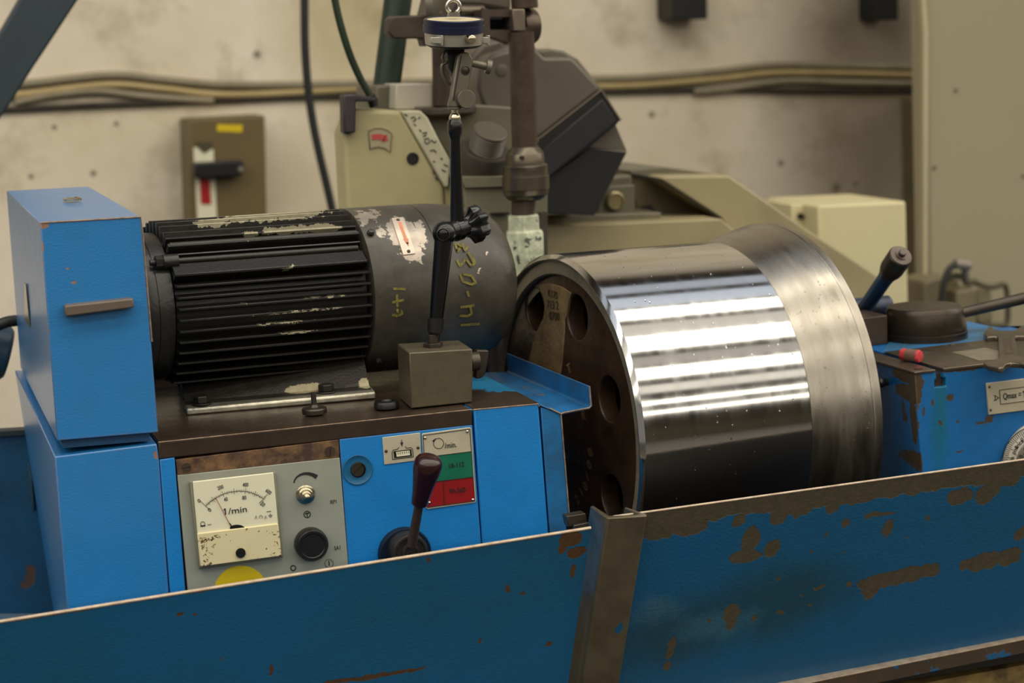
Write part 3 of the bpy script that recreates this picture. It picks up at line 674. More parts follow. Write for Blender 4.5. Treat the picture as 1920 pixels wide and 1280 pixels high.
m_wear = M('worn_edge_line', (158, 134, 112), .4, .2, .8, 120, dark=(92, 70, 56))
def wear(name, pts, rr, parent):
    g = G(); g.tube(pts, rr, 8, 1); return g.build(name, m_wear, parent, label='worn bare edge')
wear('worn_edge', [p+V((0, -.0003, 0)) for p in prof[1:]], .0007, sh)
wear('worn_edge', [at(*q, Y=-.0007) for q in ((1052, 776), (1068, 971), (1063, 985))], .0006, sh)
wear('worn_edge', [at(*q, Y=-.0003) for q in ((297, 829), (885, 767.5))], .0005, wh)
wear('worn_edge', [at(*q, Y=-.0004) for q in ((887, 768), (1009, 757), (1011, 762))], .0006, wh)
wear('worn_edge', [at(*q, Y=-.0002) for q in ((76, 417.5), (264, 406.5), (268, 440), (285, 640))], .0007, gb)
# ------------------------------------------------------------------ electric motor
a_, b_ = math.radians(7.0), math.radians(-1.3)
MX = V((math.cos(a_)*math.cos(b_), math.sin(a_)*math.cos(b_), math.sin(b_)))
MY = V((-math.sin(a_), math.cos(a_), 0)); MZ = MX.cross(MY)
MO = V((-.1, .19, 1.1935)); MR = .082
RM = Matrix((MX, MY, MZ)).transposed()
mo = thing('electric_motor', 'black finned electric motor with a worn grey end cover, bolted on the brown top plate', 'motor', MO, RM)
g = G(); X0, X1 = -.158, .031
g.lathe((X0, 0, 0), (1, 0, 0), [(0, .064), (.002, .068), (X1-X0, .068)], 72)
mb = []
def on_cyl(px, py, r=MR, o=MO, ax=MX):
    d = ray(px, py); m = CAM-o; dp = d-ax*d.dot(ax); mp = m-ax*m.dot(ax)
    A = dp.dot(dp); B = 2*dp.dot(mp); c = mp.dot(mp)-r*r; D = max(B*B-4*A*c, 0)
    p = CAM+d*((-B-math.sqrt(D))/2/A); n = p-o; n = (n-ax*n.dot(ax)).normalized()
    return p, n
IM = WM[mo].inverted()
def loc_cyl(px_, py_, r): 
    q = IM @ on_cyl(px_, py_, r)[0]; return q.y, q.z
R2 = MR
yt, zt_ = loc_cyl(500, 504, MR)
z = zt_
nf = 0
while z > -.070:
    y = math.sqrt(R2*R2-z*z); yi = math.sqrt(max(.066**2-z*z, 0))*.98-.004
    for sg in (-1, 1):
        if nf or sg > 0: g.prism([V((X0+.001, sg*y, z-.0011)), V((X0+.001, sg*y, z+.0011)), V((X0+.001, sg*yi, z+.0026)), V((X0+.001, sg*yi, z-.0026))], (X1-X0-.002, 0, 0))
    z -= .0103; nf += 1
def rad(a_y, a_z, r): 
    L = math.hypot(a_y, a_z); return a_y/L*r, a_z/L*r
y1, z1 = loc_cyl(500, 482, .076)
g.prism([V((X0+.001, yt, zt_-.001)), V((X0+.001, yt, zt_+.001)), V((X0+.001, y1, z1)), V((X0+.001, *rad(y1, z1, .064))), V((X0+.001, *rad(yt, zt_-.004, .066)))], (X1-X0-.002, 0, 0))
for py_, wd_ in ((465, .0010), (434, .0013), (447, .0020)):
    a1, b1 = loc_cyl(500, py_, MR if py_ != 465 else .078); L = math.hypot(a1, b1); ty, tz = -b1/L, a1/L
    a0_, b0_ = rad(a1, b1, .062)
    for sg in (-1, 1):
        g.prism([V((X0+.001, -sg*(a1+ty*wd_), b1+tz*wd_)), V((X0+.001, -sg*(a1-ty*wd_), b1-tz*wd_)), V((X0+.001, -sg*(a0_-ty*wd_*2), b0_-tz*wd_*2)), V((X0+.001, -sg*(a0_+ty*wd_*2), b0_+tz*wd_*2))], (X1-X0-.002, 0, 0))
for i in range(7):
    y = -.036+.012*i; z = math.sqrt(R2*R2-y*y)*.995; zi = .045
    g.prism([V((X0+.001, y-.0013, z)), V((X0+.001, y+.0013, z)), V((X0+.001, y+.0026, zi)), V((X0+.001, y-.0026, zi))], (X1-X0-.002, 0, 0))
mchip = [(on_cyl(540, 432)[0], (.026, .02, .004)), (on_cyl(600, 428)[0], (.024, .02, .004)), (on_cyl(470, 440)[0], (.008, .02, .004)), (on_cyl(400, 416)[0], (.02, .02, .004)), (on_cyl(520, 404)[0], (.06, .05, .004)), (on_cyl(455, 566)[0], (.003, .01, .002)),
         (on_cyl(560, 586)[0], (.05, .01, .0012)), (on_cyl(540, 603)[0], (.03, .01, .0012)), (on_cyl(620, 553)[0], (.03, .01, .001)), (on_cyl(540, 502)[0], (.008, .01, .0015)), (on_cyl(560, 622)[0], (.02, .01, .001)), (on_cyl(660, 660)[0], (.02, .01, .001))]
m_fin = M('black_fin_enamel_chipped', (30, 27, 23), .34, 0, .4, 40, dark=(15, 13, 12), bump=.0002, bscale=260, rvar=.2,
          chips=dict(col=(176, 168, 140), blobs=mchip, warp=.008, wscale=120, rough=.35, metal=.5, depth=.3))
g.build('finned_housing', m_fin, mo, local=True, bevel=.0004, bseg=1)
g = G(); g.lathe((-.186, 0, 0), (1, 0, 0), [(.003, .0675), (.006, .0695), (.014, .0695), (.0142, .0705), (.028, .0705), (.03, .066)], 72)
g.build('end_flange', m_motor, mo, local=True)
# tie bolt and nut
p, n_ = on_cyl(500, 477, .0755)
ml = WM[mo].inverted() @ p
g = G(); yy, zz_ = ml.y, ml.z
g.cyl((-.176, yy, zz_), (-.170, yy, zz_), .0028, seg=12); g.cyl((-.171, yy, zz_), (-.164, yy, zz_), .0062, seg=6); g.cyl((-.164, yy, zz_), (-.150, yy, zz_), .0068, seg=20); g.cyl((-.150, yy, zz_), (.026, yy, zz_), .0030, seg=14)
g.build('tie_bolt', m_motor, mo, local=True)
pp_ = on_cyl(500, 449, .0795)[0]; ml = WM[mo].inverted() @ pp_
g = G(); g.cyl((-.155, ml.y, ml.z), (.028, ml.y, ml.z), .0034, seg=14); g.build('tie_rod', m_motor, mo, local=True)
# end cover
wear = [(on_cyl(757, 440)[0], (.016, .05, .016)), (on_cyl(776, 472)[0], (.010, .03, .010)), (on_cyl(685, 408)[0], (.009, .05, .005)), (on_cyl(716, 432)[0], (.003, .05, .006)), (on_cyl(700, 402)[0], (.006, .05, .003)), (on_cyl(790, 440)[0], (.004, .05, .012)), (on_cyl(920, 475)[0], (.003, .03, .002)), (on_cyl(900, 505)[0], (.003, .03, .002)), (on_cyl(885, 424)[0], (.003, .03, .002))]
m_cov = M('worn_grey_black_cover', (76, 72, 64), .38, .1, .8, 24, dark=(44, 40, 34), bump=.0002, bscale=240, rvar=.25,
          chips=dict(col=(182, 170, 156), blobs=wear, warp=.016, wscale=110, rough=.35, metal=.6, depth=.2))
g = G(); g.lathe((.033, 0, 0), (1, 0, 0), [(0, .079), (.0005, MR), (.003, MR), (.066, MR), (.069, MR), (.0694, MR-.0008), (.0700, MR-.0008), (.0704, MR), (.09, MR-.0004), (.110, MR-.0022), (.130, MR-.0055), (.147, MR-.011), (.157, MR-.019), (.164, MR-.032), (.167, MR-.05), (.168, .005)], 96)
g.build('end_cover', m_cov, mo, local=True, angle=50)
mc = mo
for q in ((694.5, 438), (709, 674)):
    p, n_ = on_cyl(*q); g = G(); g.lathe(p, n_, [(0, .0036), (.003, .0036), (.0045, .0025), (.0047, .001)], 20); g.build('cover_screw', m_motor, mo)
def bil(c, u, v):
    (x0, y0), (x1, y1), (x2, y2), (x3, y3) = c
    return ((x0*(1-u)+x1*u)*(1-v)+(x3*(1-u)+x2*u)*v, (y0*(1-u)+y1*u)*(1-v)+(y3*(1-u)+y2*u)*v)
PLT = [(734, 410.5), (756, 408.5), (778.5, 475.5), (755.5, 478.5)]
g = G(); g.grid(lambda u, v: on_cyl(*bil(PLT, u, v)), 6, 14, .0012); ap = g.build('arrow_plate', m_pinkwhite, mo, label='small plate with a faded orange arrow')
def crib(g, pts, w, r=MR, lift=.0002, th=.0003, sc=.00052):
    P = []; N = []
    for i in range(len(pts)-1):
        for k_ in range(5):
            t = k_/5; P.append((pts[i][0]*(1-t)+pts[i+1][0]*t, pts[i][1]*(1-t)+pts[i+1][1]*t))
    P.append(pts[-1]); W = []
    for j, q in enumerate(P):
        p, n_ = on_cyl(*q, r); N.append(n_); P[j] = p+n_*lift
        if isinstance(w, (list, tuple)):
            f = j/(len(P)-1)*(len(w)-1); i = min(int(f), len(w)-2); W.append((w[i]*(1-(f-i))+w[i+1]*(f-i))*sc)
        else: W.append(w*sc)
    g.ribbon(P, N, W, th)
g = G(); crib(g, [(749, 418), (754, 433), (761, 452)], 6, lift=.0012); crib(g, [(760, 449), (765.5, 463)], [10, .5], lift=.0012); g.build('arrow', m_orange, ap)
for q in ((746, 414), (765.5, 472)):
    p, n_ = on_cyl(*q); g = G(); g.lathe(p+n_*.001, n_, [(0, .0019), (.0007, .0017), (.0012, .0007)], 14); g.build('rivet', m_darksteel, ap)
g = G()
for wh_, st in enumerate(([(863, 609.5), (899, 607)], [(861, 591.5), (876, 592.5), (884, 588), (881, 572)], [(863, 575.5), (880, 574), (889, 572)], [(876, 546), (879, 556)],
           [(862, 514), (868, 528), (884, 533), (892, 530), (884, 517), (868, 514)], [(856, 487), (862, 499), (868, 493), (873, 485), (884, 499), (891, 492), (886, 483)],
           [(878, 473), (884, 484), (888, 492)], [(853, 457), (858, 472), (864, 462), (856, 456)], [(866, 456), (872, 470), (878, 461)],
           [(737, 541), (760, 542)], [(735, 567), (757, 562)], [(744, 552), (745, 575)], [(744, 578), (746, 586)], [(735, 590), (744, 592), (754, 588), (752, 581)])):
    if wh_ == 10: g.build('crayon_marking', m_chalk, mo, label='yellow crayon number on the shoulder of the cover'); g = G()
    crib(g, st, 4.6)
g.build('crayon_marking', m_chalk, mo, label='yellow crayon numbers')
# foot
FA = at(350, 779, Z=1.1008); FB = at(705, 747.5, Z=1.1008); fd = (FB-FA).normalized(); fy = V((-fd.y, fd.x, 0))
def fpt(t, y, z): return FA+(FB-FA)*t+fy*y+V((0, 0, z))
g = G(); g.loops([fpt(0, 0, 0), fpt(0, 0, .0055), fpt(0, .003, .0075), fpt(0, .15, .0075), fpt(0, .15, 0)], [fpt(1, 0, 0), fpt(1, 0, .0055), fpt(1, .003, .0075), fpt(1, .15, .0075), fpt(1, .15, 0)])
ft = g.build('mounting_foot', m_silveredge, mo, bevel=.0015, label='mounting foot with bare silver edge')
g = G(); g.loops([fpt(.0, .009, .006), fpt(0, .0095, .0082), fpt(0, .022, .0095), fpt(0, .052, .038), fpt(0, .12, .038), fpt(0, .14, .006)], [fpt(.985, .009, .006), fpt(.985, .0095, .0082), fpt(.985, .022, .0095), fpt(.985, .052, .038), fpt(.985, .12, .038), fpt(.985, .14, .006)])
g.build('foot_web', M('black_textured_casting', (46, 42, 36), .45, .1, .6, 90, dark=(22, 20, 18), bump=.0004, bscale=400, chips=dict(col=(178, 166, 134), blobs=[(at(572, 729, Z=1.112), (.020, .01, .005)), (at(685, 720, Z=1.112), (.006, .01, .008)), (at(338, 735, Z=1.112), (.004, .02, .01))], warp=.004, wscale=200, rough=.5, metal=.2)), mo)
for q in ((378, 757), (612, 735)):
    C = at(*q, Z=1.109); g = G(); g.cyl(C, C+V((0, 0, .0012)), .0095, seg=32); g.cyl(C+V((0, 0, .0012)), C+V((0, 0, .008)), .0078, seg=6, ch=.0006); g.build('foot_bolt', m_motor, mo, bevel=.0004)

# loose items on the top plate
zt = 1.1012
C = at(590, 776, Z=zt); g = G()
g.lathe(C, (0, 0, 1), [(0, .0088), (.0010, .0114), (.0048, .0116), (.0060, .0108), (.0062, .0070), (.0068, .0050), (.0090, .0038), (.0095, .0025), (.0200, .0024), (.0205, .0016)], 40, mod=None)
tag(g.build('thumb_screw', m_darksteel), 'grey round-headed thumb screw standing stem up in front of the motor foot', 'screw')
C = at(725, 765, Z=zt); g = G(); g.lathe(C, (0, 0, 1), [(0, .0105), (.001, .0118), (.0052, .0118), (.0068, .0108), (.0070, .0070), (.0055, .0062), (.0055, 0)], 48, mod=lambda a: 1+.015*math.cos(12*a))
tag(g.build('oil_plug', m_black), 'round black oil plug beside the magnetic base', 'plug')

# ------------------------------------------------------------------ magnetic stand
ms = thing('magnetic_stand', 'black articulated gauge stand on a square grey-brown magnet block, in front of the motor', 'gauge stand', at(828, 761, Z=zt))
g = G(); bf = [at(771, 766, Z=zt), at(886, 756, Z=zt)]; y0 = bf[0].y-.001
bl = [at(771, 766, Y=y0), at(886, 756, Y=y0), at(886, 654, Y=y0), at(767, 661, Y=y0)]
for p in bl[:2]: p.z = max(p.z, zt)
g.prism(bl, (.004, .058, 0)); g.build('magnet_block', m_magnet, ms, bevel=.0012)
yb = y0+.026
g = G(); g.px([(893, 659), (896, 656.5), (916.5, 657), (916, 672), (911, 700), (903, 709), (892, 710)], yb+.012, .010); g.cyl(at(880, 678, Y=yb+.01), at(898, 676, Y=yb+.01), .009, seg=24); g.build('switch_lever', m_darksteel, ms, bevel=.001)
ztop = at(826, 657.5, Y=y0).z
C = at(812, 650, Y=yb); C.z = ztop
g = G(); g.cyl(C, C+V((0, 0, .004)), .0095, seg=6); g.cyl(C+V((0, 0, .004)), C+V((0, 0, .012)), .0050, seg=20); g.build('stud_nut', m_darksteel, ms, bevel=.0003)
Cb = at(815.5, 626, Y=yb); Ct = at(817.5, 596, Y=yb)
g = G(); g.lathe(Cb, Ct-Cb, [(0, .0055), (.002, .0072), ((Ct-Cb).length, .0078), ((Ct-Cb).length, .0068), ((Ct-Cb).length-.004, .0066), ((Ct-Cb).length-.004, 0)], 32); g.build('lower_cup', M('grey_cup', (54, 52, 50), .35, .6, .2, 60), ms)
A1 = at(818, 600, Y=yb); A2 = at(832, 450, Y=yb)
g = G(); g.lathe(A1, A2-A1, [(-.004, .0060), (0, .0064), ((A2-A1).length, .0090)], 32); g.build('lower_arm', m_gloss_black, ms)
J = at(833, 437, Y=yb); J2 = at(876, 425, Y=yb+.012)
jx = (J2-J).normalized()
g = G(); g.sphere(J, .0115, 32); g.build('ball_joint', m_gloss_black, ms)
g = G(); g.lathe(J, jx, [(.006, .0098), (.012, .0100), (.0125, .0106), (.019, .0106), (.0195, .0088), (.026, .0088)], 40); g.build('joint_barrel', m_gloss_black, ms)
g = G(); C = J - V((.004, .0103, .0)); g.lathe(C, (-.35, -1, 0), [(-.002, .0062), (.0002, .0062), (.0006, .0055), (-.001, .0050), (-.003, .0048)], 28); g.build('joint_socket', m_darksteel, ms)
g = G(); st = lambda a: 1+.13*math.cos(6*a)
Kc = J+jx*.026
kd = (jx*1+V((0, -.12, .05))).normalized()
g.lathe(Kc, kd, [(0, .0085), (.003, .0095), (.0055, .0120), (.008, .0158), (.0155, .0160), (.0185, .0145), (.019, .010), (.019, 0)], 60, mod=st); g.build('star_knob', m_gloss_black, ms)
B1 = at(857.5, 428, Y=yb+.006); B2 = at(853.8, 262, Y=yb+.006)
g = G(); L = (B2-B1).length; g.lathe(B1, B2-B1, [(0, .0066), (.008, .0066), (L, .0048), (L+.001, .0050), (L+.006, .0068), (L+.010, .0072), (L+.016, .0070), (L+.0185, .0058), (L+.019, .004)], 36); g.build('upper_arm', m_gloss_black, ms)
bx = (B2-B1).normalized(); top_ = B2+bx*.019
g = G(); g.sphere(top_+bx*.0008, .0056, 24); g.cyl(top_+bx*.002, top_+bx*.009, .0030, seg=20); g.build('swivel_ball', m_nickel, ms)
g = G(); q = top_+bx*.0085
g.lathe(q, bx, [(0, .0048), (.0008, .0063), (.0025, .0063), (.003, .0055), (.0035, .0063), (.0055, .0063), (.006, .0052), (.008, .0052)], 28); g.build('threaded_collar', m_linkgrey, ms)
# link with clamps
yl = yb+.004
g = G(); g.px([(841, 200), (846.5, 180), (858, 105), (863, 99.5), (872.8, 97.5), (881, 100.5), (887.5, 110), (885, 132), (878, 170), (873, 201)], yl, .008); lk = g.build('link_plate', m_linkgrey, ms, bevel=.0012)
g = G(); stroke(g, [(850, 190), (865, 104)], yl-.0003, 1.3); g.build('link_edge_groove', m_black, lk)
g = G(); g.lathe(at(872.8, 131.5, Y=yl), (0, -1, 0), [(0, .0043), (.0008, .0043), (.001, .0034), (.0002, .0032), (.0006, .0026), (.0006, 0)], 28); g.build('link_pin', m_darksteel, lk)
g = G(); g.lathe(at(871, 185.6, Y=yl), (0, -1, 0), [(0, .0086), (.007, .0086), (.0078, .0080), (.0078, 0)], 40, mod=lambda a: 1+.01*math.cos(40*a)); g.build('clamp_disc', m_linkgrey, lk)
g = G(); a = at(885, 118, Y=yl+.004); b = at(914, 125, Y=yl+.002); ax = (b-a).normalized(); g.lathe(a, ax, [(0, .0036), (.0135, .0036), (.0136, .0066), (.0178, .0068), (.0184, .006)], 32); g.build('thumb_screw', m_linkgrey, lk)

# ------------------------------------------------------------------ dial indicator held by the stand
di = thing('dial_indicator', 'dial gauge with navy bezel lying face up on the articulated stand', 'dial gauge', at(851, 100, Y=yl))
ym = yl+.012
C = at(851, 84, Y=ym); R_ = .0272
tilt = V((.02, -.115, 1)).normalized()
g = G(); g.lathe(C, tilt, [(0, R_-.003), (.0008, R_-.0008), (.0115, R_), (.0118, R_)], 72); g.build('case', m_silver, di)
g = G(); g.lathe(C-tilt*.002, tilt, [(0, R_-.005), (.0022, R_-.001)], 60); g.build('back_cover', m_black, di)
g = G(); g.lathe(C+tilt*.0115, tilt, [(0, R_), (.0004, R_+.0012), (.0065, R_+.0012), (.0068, R_+.0005), (.0115, R_+.0007), (.0125, R_-.0006), (.0120, R_-.0020), (.0110, R_-.0025)], 120, mod=lambda a: 1+.006*math.cos(60*a)); bz = g.build('bezel', m_navy, di, label='navy knurled bezel')
g = G(); g.lathe(C+tilt*.0225, tilt, [(0, R_-.0016), (.0006, R_-.0018)], 60); g.build('dial_face', M('aged_dial_face', (200, 186, 150), .35, 0, .2, 30), di)
g = G(); c = at(876, 73, Y=ym-.026); g.lathe(c+V((0, .006, 0)), (.15, -1, -.05), [(0, .0030), (.004, .0045), (.006, .0045), (.0062, .0036), (.008, .0036), (.0082, .0042), (.0145, .0040), (.015, .0032)], 24); g.build('stem_knob', m_nickel, di)
for xx, w in ((808, 20), (905, 10)):
    g = G(); yy_ = ym-.021 if xx == 808 else ym-.006; g.px([(xx, 70), (xx+w, 70), (xx+w, 82), (xx, 81)], yy_-.004, .008); g.px([(xx+w-1, 66), (xx+w+4, 66), (xx+w+3, 86), (xx+w-1, 85)], yy_-.003, .006); g.build('bezel_clip', m_silver, di, bevel=.0004)
g = G(); c = at(848, 31, Y=ym); pts = [at(*q, Y=ym) for q in circ_px((850, 12), 12, -60, 240, 20)]; g.tube(pts, .0019, 12, 1); g.px([(842, 23), (862, 23), (863, 31), (841, 31)], ym-.002, .005); g.build('lifting_lug', m_steel, di)
g = G(); pts = [at(*q, Y=ym+.004) for q in ((838, 92), (832, 100), (829, 108), (831, 116))]; g.tube(pts, .0013, 10, 4)
pts = [at(*q, Y=ym+.006) for q in ((836, 117), (829, 122), (829, 136), (836, 152), (844, 157), (852, 148), (850, 126), (840, 117))]; g.tube(pts, .0016, 10, 3); g.build('clasp', m_linkgrey, di)
g = G(); g.px([(838, 92), (872, 92), (868, 125), (856, 150), (842, 128)], ym, .012); g.build('mounting_lug', m_guarddark, di, bevel=.001)

# ------------------------------------------------------------------ steel roller
a_, b_ = math.radians(7.04), math.radians(-1.35)
DX = V((math.cos(a_)*math.cos(b_), math.sin(a_)*math.cos(b_), math.sin(b_))); DY = V((-math.sin(a_), math.cos(a_), 0)); DZ = DX.cross(DY)
DO = V((.2, .16, 1.0395)); RD_ = Matrix((DX, DY, DZ)).transposed(); DR = .1755; S0, S1, S2 = -.0668, .1218, .1937
def metal_rings(name, col, rough, bump, dark, var=.2, scale=900, rv=.1, smear=.5, coat=None):
    k = NT(name); o = k.n('ShaderNodeTexCoord').outputs['Object']
    p = k.vmath('MULTIPLY', o, (scale, 3, 3)); f = k.noise(p, 1, 3, .7)[0]
    p2 = k.vmath('MULTIPLY', o, (70, 12, 12)); f2 = k.noise(p2, 1, 5, .6)[0]
    p3 = k.vmath('MULTIPLY', o, (90, 9, 9)); f3 = k.noise(p3, 1, 4, .6)[0]
    cc = k.mix(k.math('MULTIPLY', k.ramp(f3, .35, .7), var), lin(col), lin(dark))
    k.l(cc, k.b.inputs['Base Color']); k.b.inputs['Metallic'].default_value = 1
    k.l(k.math('ADD', k.math('MULTIPLY', k.ramp(f2, .35, .7), rv), rough), k.b.inputs['Roughness'])
    bp = k.n('ShaderNodeBump'); bp.inputs['Distance'].default_value = bump
    k.l(f, bp.inputs['Height']); k.l(bp.outputs[0], k.b.inputs['Normal'])
    return k.m
m_shell = metal_rings('ground_mirror_steel', (205, 203, 200), .085, .000012, (170, 168, 166), .12, 500, .05)
m_flange = metal_rings('turned_wet_steel', (156, 150, 140), .24, .00003, (128, 118, 102), .5, 380, .14)
m_rimring = M('machined_rim_steel', (136, 128, 110), .34, .35, .5, 40, dark=(72, 64, 52), bump=.00005, bscale=300)
ro = thing('steel_roller', 'large polished steel roller with a flared end and dark cast web', 'roller', DO, RD_)
g = G(); g.lathe((0, 0, 0), (1, 0, 0), [(S0, DR-.0050), (S0+.0002, DR-.0044), (S0+.0036, DR-.0008), (S0+.0046, DR), (S0+.0060, DR), (S0+.03, DR), (S1-.03, DR), (S1-.003, DR), (S1-.001, DR), (S1, DR-.0008), (S1, .10)], 240, caps=False); g.build('ground_shell', m_shell, ro, local=True, angle=12, label='mirror-ground cylinder')
g = G(); g.lathe((0, 0, 0), (1, 0, 0), [(S1-.002, .10), (S1-.0015, DR-.004), (S1+.0010, DR-.0015), (S1+.006, DR+.0002), (S1+.016, DR+.0035), (S1+.030, DR+.0078), (S1+.044, DR+.0115), (S1+.055, DR+.0145), (S1+.060, DR+.0156), (S1+.0612, DR+.0150), (S1+.0625, DR+.0158), (S2-.0015, DR+.0158), (S2, DR+.0145), (S2, .0)], 200, caps=False); g.build('flared_flange', m_flange, ro, local=True, angle=20, label='flared flange with turning marks')
def ring(xa, pr, name, mat):
    g = G(); seg = 160; rs = []
    for (t, r) in pr: rs.append([V((t, r*math.cos(2*math.pi*i/seg), r*math.sin(2*math.pi*i/seg))) for i in range(seg)])
    g.rings(rs, caps=False); return g.build(name, mat, ro, local=True, angle=30)
ring(0, [(S0+.0001, DR-.0048), (S0+.001, DR-.0065), (S0+.0045, DR-.0068), (S0+.0045, DR-.0195), (S0+.006, DR-.021), (S0+.0115, DR-.0215), (S0+.012, DR-.03)], 'machined_rim', m_rimring)
# cast web with round lightening holes
def on_face(px, py, s):
    c = DO+DX*s; d = ray(px, py); w = CAM+d*((c-CAM).dot(DX)/d.dot(DX))-DO
    return V((s, w.dot(DY), w.dot(DZ)))
SW = S0+.010
hc = [on_face(*q, SW) for q in ((1082, 595), (1142, 748), (1003, 580), (1147, 932))]
print('holes', [(round(math.hypot(h.y, h.z), 3), round(math.degrees(math.atan2(h.z, h.y)), 1)) for h in hc])
def web_curve(name, holes, R_, x, th, mat):
    cu = bpy.data.curves.new(name, 'CURVE'); cu.dimensions = '2D'; cu.fill_mode = 'BOTH'; cu.extrude = th/2; cu.bevel_depth = .0022; cu.bevel_resolution = 2
    for (cy_, cz_, r) in [(0, 0, R_)]+holes:
        sp_ = cu.splines.new('POLY'); n = 72; sp_.points.add(n-1); sp_.use_cyclic_u = True
        for i in range(n):
            t = 2*math.pi*i/n; sp_.points[i].co = (cy_+r*math.cos(t), cz_+r*math.sin(t), 0, 1)
    ob = bpy.data.objects.new(name, cu); COL.objects.link(ob)
    me = bpy.data.meshes.new_from_object(ob.evaluated_get(bpy.context.evaluated_depsgraph_get()))
    g = G(); g.add([V((x+v.co.z, v.co.x, v.co.y)) for v in me.vertices], [tuple(p.vertices) for p in me.polygons])
    bpy.data.objects.remove(ob); bpy.data.meshes.remove(me); bpy.data.curves.remove(cu)
    return g.build(name, mat, ro, local=True, angle=40)
rh = .0245
angs = [math.atan2(h.z, h.y) for h in hc]; rr_ = [math.hypot(h.y, h.z) for h in hc]
holes = [(h.y, h.z, rh) for h in hc]
pc = sum(rr_[:2])/2
for a in (angs[2]-math.radians(48), angs[3]+math.radians(-50), angs[3]+math.radians(-100)): 
    c2 = (pc*math.cos(a), pc*math.sin(a))
    if all(math.hypot(c2[0]-h[0], c2[1]-h[1]) > 2.3*rh for h in holes): holes.append((*c2, rh))
web = web_curve('cast_web', holes, DR-.0225, SW+.010, .016, m_cast)
web['label'] = 'dark brown cast web with round holes'
g = G(); g.lathe((S0+.07, 0, 0), (1, 0, 0), [(0, .15), (.01, .15)], 60); g.build('inner_diaphragm', m_cast, ro, local=True)
bp_ = [(1009, 533), (1030, 531), (1052, 537), (1070, 549), (1065, 566), (1062, 590), (1058, 600), (1058, 620), (1056, 645), (1052, 690), (1046, 720), (985, 700), (994, 662), (1001, 632), (1010, 612), (1018, 595), (1020.5, 575), (1018, 555), (1012, 543)]
g = G(); P0 = [on_face(*q, SW-.0012) for q in bp_]; g.prism(P0, (.004, 0, 0)); g.build('cast_boss', m_boss, ro, local=True, bevel=.001, label='lighter khaki cast spoke with stamped figures')
g = G()
def ftext(g, s, c, ang, h, s_plane, depth=.0006):
    o = on_face(*c, s_plane); p2 = on_face(c[0]+10*math.cos(math.radians(ang)), c[1]-10*math.sin(math.radians(ang)), s_plane)
    xd = (p2-o).normalized(); up = xd.cross(V((1, 0, 0)))*1
    if xd.cross(up).x > 0: up = -up
    text_g(g, s, o, xd, up, height=h, depth=depth, center=True)
ftext(g, 'K175', (1037, 551), -20, .0075, SW-.0013); ftext(g, '713 2', (1037, 571), -8, .0085, SW-.0013); ftext(g, '0700', (1040, 592), -6, .0085, SW-.0013)
g.build('stamped_figures', M('stamp_dark', (62, 46, 30), .7, 0, .4, 90), ro, local=True)
g = G()
for ch, c in (('2', (1083, 935)), ('1', (1091, 922)), ('0', (1098, 911)), ('/', (1102, 892)), ('0', (1105.5, 870)), ('0', (1107.5, 847))): ftext(g, ch, c, 66, .0105, SW-.0005, .0012)
mcl = M('cast_letters', (146, 118, 84), .35, .3, .3, 90)
g.build('cast_lettering', mcl, ro, local=True); g = G()
ftext(g, 'R', (1095, 777), 0, .010, SW-.0005, .0012); g.build('cast_lettering', mcl, ro, local=True); g = G(); ftext(g, 'T', (1068, 690), 40, .010, SW-.0005, .0012)
g.build('cast_lettering', mcl, ro, local=True)
# water droplets on the wet steel: nobody would count them
m_water = M('coolant_droplets', (235, 238, 240), .05, 0, 0, trans=1)
g = G()
def drop(s, th, r, fl=1., rad=None):
    R_ = rad if rad else DR
    n = V((0, -math.cos(th), math.sin(th))); c = V((s, 0, 0))+n*R_
    t1 = V((1, 0, 0)); t2 = n.cross(t1)
    rs = []
    for k_ in range(4):
        a = k_/3*math.pi/2*.98
        rs.append([c+(t1*math.cos(b)+t2*math.sin(b)*fl)*r*math.cos(a)+n*(r*.45*math.sin(a)) for b in [2*math.pi*i/10 for i in range(10)]])
    g.rings(rs)
for i in range(110):
    s = S0+.006+random.random()**.6*(S1-S0-.012); th = math.radians(random.uniform(-22, 88))
    drop(s, th, random.uniform(.0004, .0010), random.uniform(1, 2))
for i in range(90):
    s = S1+random.uniform(.008, .056); th = math.radians(random.uniform(-5, 50))
    drop(s, th, random.uniform(.0003, .0008), random.uniform(1, 1.8), DR+.0145*(s-S1)/.055+.0003)
g.build('water_droplets', m_water, ro, local=True)['kind'] = 'stuff'

# ------------------------------------------------------------------ tailstock at the right
ZT = 1.088
tk = [P_(1747, 760, 0), P_(1765, 790, 0)]
m_tail = M('tailstock_blue_paint_chipped', (18, 100, 164), .42, 0, .35, 22, dark=(14, 72, 118), bump=.0002, bscale=360, rvar=.15,
           stains=[(P_(1760, 790, 0), (.011, .05, .07), (14, 92, 100), .55, .006, 60), (P_(1772, 760, 0), (.006, .05, .05), (16, 100, 100), .4, .006, 60)],
           chips=dict(col=(84, 70, 54), blobs=[blob(1722, 740, 0, .005, .010), blob(1728, 720, 0, .004, .005), blob(1782, 746, 0, .004, .003), blob(1750, 755, 0, .002, .004), blob(1733, 772, 0, .0015, .004), blob(1764, 793, 0, .0015, .003), blob(1796, 793, 0, .002, .0015), blob(1845, 792, 0, .009, .0012), blob(1856, 786, 0, .005, .004), blob(1800, 847, 0, .005, .001), blob(1719, 800, 0, .0035, .05, .003), blob(1690, 640, 0, .001, .001), blob(1800, 692, 0, .03, .003), blob(1726, 870, 0, .003, .012),
                      (at(1700, 705, X=.4542), (.01, .03, .008)), (at(1690, 770, X=.4542), (.01, .003, .012)), (at(1712, 720, X=.4542), (.01, .006, .02)), (at(1711, 790, X=.456), (.01, .007, .025)), (at(1696, 785, X=.456), (.01, .004, .004))], edge=.0012, warp=.004, wscale=150, rough=.45, metal=.3))
